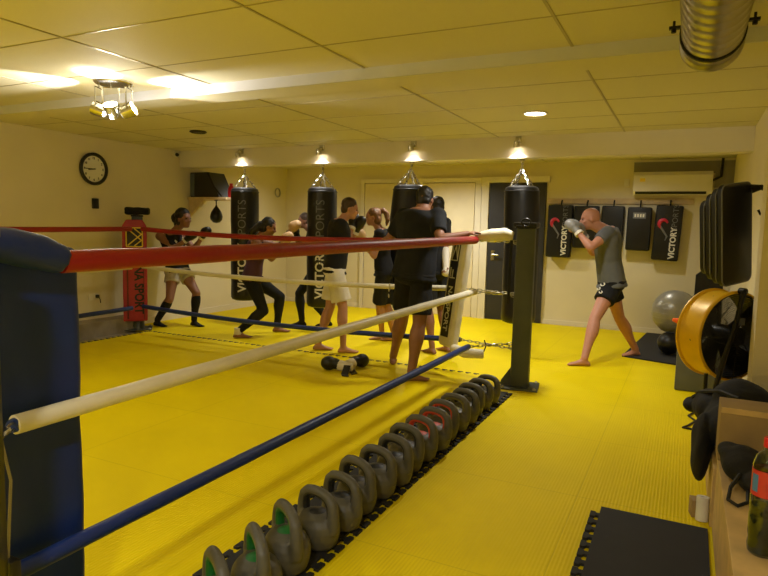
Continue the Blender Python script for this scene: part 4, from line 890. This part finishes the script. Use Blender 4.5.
t = thing('water_bottle', (.275, 2.24, .43), 'clear plastic bottle with red label and red cap on the bench', 'bottle'); o = (.279, 2.24, .4305)
b = MB(); outer = [(.001, .004), (.033, 0), (.041, .008), (.044, .03), (.041, .05), (.044, .07), (.044, .13), (.0425, .137), (.044, .144), (.044, .19), (.0425, .195), (.0425, .285), (.044, .29), (.040, .305), (.034, .325), (.019, .342), (.0155, .35), (.0155, .362)]
b.lathe(outer+[(r-.0015 if r > .003 else r, max(.003, h)) for r, h in outer[::-1]], o, seg=28); b.build('bottle_wall', 'bottle', t)
b = MB(); b.lathe([(.001, .006), (.039, .010), (.0418, .03), (.039, .05), (.0418, .07), (.0418, .16), (.001, .16)], o, seg=28); b.build('water', 'water', t)
b = MB(); b.lathe([(.0432, .198), (.0432, .282), (.0439, .282), (.0439, .198)], o, seg=36, close=True); b.build('label', 'label_red', t)
b = MB(); b.lathe([(.0441, .212), (.0441, .268), (.0446, .268), (.0446, .212)], o, seg=36, close=True)
bmesh.ops.delete(b.bm, geom=[v for v in b.bm.verts if not (-2.85 < math.atan2(v.co.y-o[1], v.co.x-o[0]) < -2.1)], context='VERTS'); b.build('label_patch', 'label_blue', t)
b = MB(); b.lathe([(.001, .385), (.017, .385), (.019, .38), (.019, .355), (.017, .353)], o, seg=20); b.build('cap', 'cap_red', t)
t = thing('paper_roll', (.165, 3.5, 0), 'white paper roll on the floor against the bench front', 'roll')
b = MB(); b.lathe([(.012, 0), (.03, 0), (.03, .12), (.012, .12)], (.158, 3.42, .0), (.0, .12, 1), 20, True); b.build('roll', 'paper', t)
o = MB().box((.128, 3.47, .045), (.05, .07, .09), Matrix.Rotation(.2, 3, 'Z'), .003).build('small_carton', 'card', None); tag(recentre(o), 'tiny brown carton on the yellow floor beside the white paper roll', 'carton')
t = thing('cable_coil', (.12, 5.2, 0), 'short black cable lying on the yellow floor left of the crate', 'cable')
b = MB(); b.tube([(.10, 5.62, .008), (.14, 5.5, .008), (.10, 5.38, .008), (.15, 5.25, .008), (.1, 5.1, .008), (.06, 5.02, .008), (.16, 5.0, .008)], .008, 6); b.build('cable', 'strap', t)
t = thing('backpack', (.1, 2.2, .015), 'black bag on the floor at the bottom edge, against the bench', 'bag')
link('bag_body', lump('pack', (((.12, 2.2, .10), (.075, .2, .085)), ((.13, 2.35, .12), (.06, .12, .09)), ((.10, 2.1, .08), (.08, .15, .065))), 'b', .008, 12), 'blackcloth', t)
# ------------------------------------------------------------------ camera and light
cam = bpy.data.cameras.new('camera'); co = bpy.data.objects.new('camera', cam); COL.objects.link(co)
cam.sensor_width = 36; cam.lens = 612.736/768*36; cam.clip_start = .05
yaw, pitch, roll = .456347703, .098934678, .023754327
f = V((-math.sin(yaw)*math.cos(pitch), math.cos(yaw)*math.cos(pitch), -math.sin(pitch))); r = V((math.cos(yaw), math.sin(yaw), 0)); u = r.cross(f)
c, s = math.cos(roll), math.sin(roll); r2 = r*c+u*s; u2 = u*c-r*s
co.matrix_world = Matrix(((r2.x, u2.x, -f.x, 0), (r2.y, u2.y, -f.y, 0), (r2.z, u2.z, -f.z, 1.45), (0, 0, 0, 1)))
bpy.context.scene.camera = co
WARM = (1, .97, .88)
def lamp(name, kind, loc, power, dirv=None, size=.05, cone=1.2, blend=.6, col=WARM):
    l = bpy.data.lights.new(name, kind); l.energy = power; l.color = col
    if kind == 'SPOT': l.spot_size = cone; l.spot_blend = blend; l.shadow_soft_size = size
    elif kind == 'AREA': l.shape = 'DISK'; l.size = size
    else: l.shadow_soft_size = size
    o = bpy.data.objects.new(name, l); COL.objects.link(o); o.location = loc
    if dirv is not None: o.rotation_euler = V(dirv).to_track_quat('-Z', 'Y').to_euler()
    return o
for x, y, p in ((-1.3, 5.65, 130), (-.5, -.3, 145), (-1.7, -1.2, 150), (-4.4, .1, 235), (-3.4, 8.5, 165), (-.9, 8.5, 48), (-5.9, 8.4, 34)):  # first is the modelled downlight, the rest unseen lamps added to brighten the room
    lamp('downlight_and_fill_lamp', 'SPOT', (x, y, ZC-.03), p, (0, 0, -1), .07, 2.75, .9)
for c_, d_ in SPOTS: lamp('ceiling_spot_lamp', 'SPOT', c_, 55, d_, .03, 1.25, .5, (1, .96, .88))
lamp('ceiling_spot_glow', 'POINT', (-4.0, 3.36, 2.22), 16, None, .06)
for c_, d_ in BSP: lamp('beam_spot_lamp', 'SPOT', c_+V((0, -.01, 0)), 60, V((0, .10, -1)), .03, 1.9, 1, (1, .96, .88))
w = bpy.data.worlds.new('world'); bpy.context.scene.world = w; w.use_nodes = True
w.node_tree.nodes['Background'].inputs[0].default_value = (.05, .045, .035, 1)
vs = bpy.context.scene.view_settings; vs.view_transform = 'Standard'; vs.look = 'None'; vs.gamma = 1; vs.use_curve_mapping = False
vs.exposure = .15
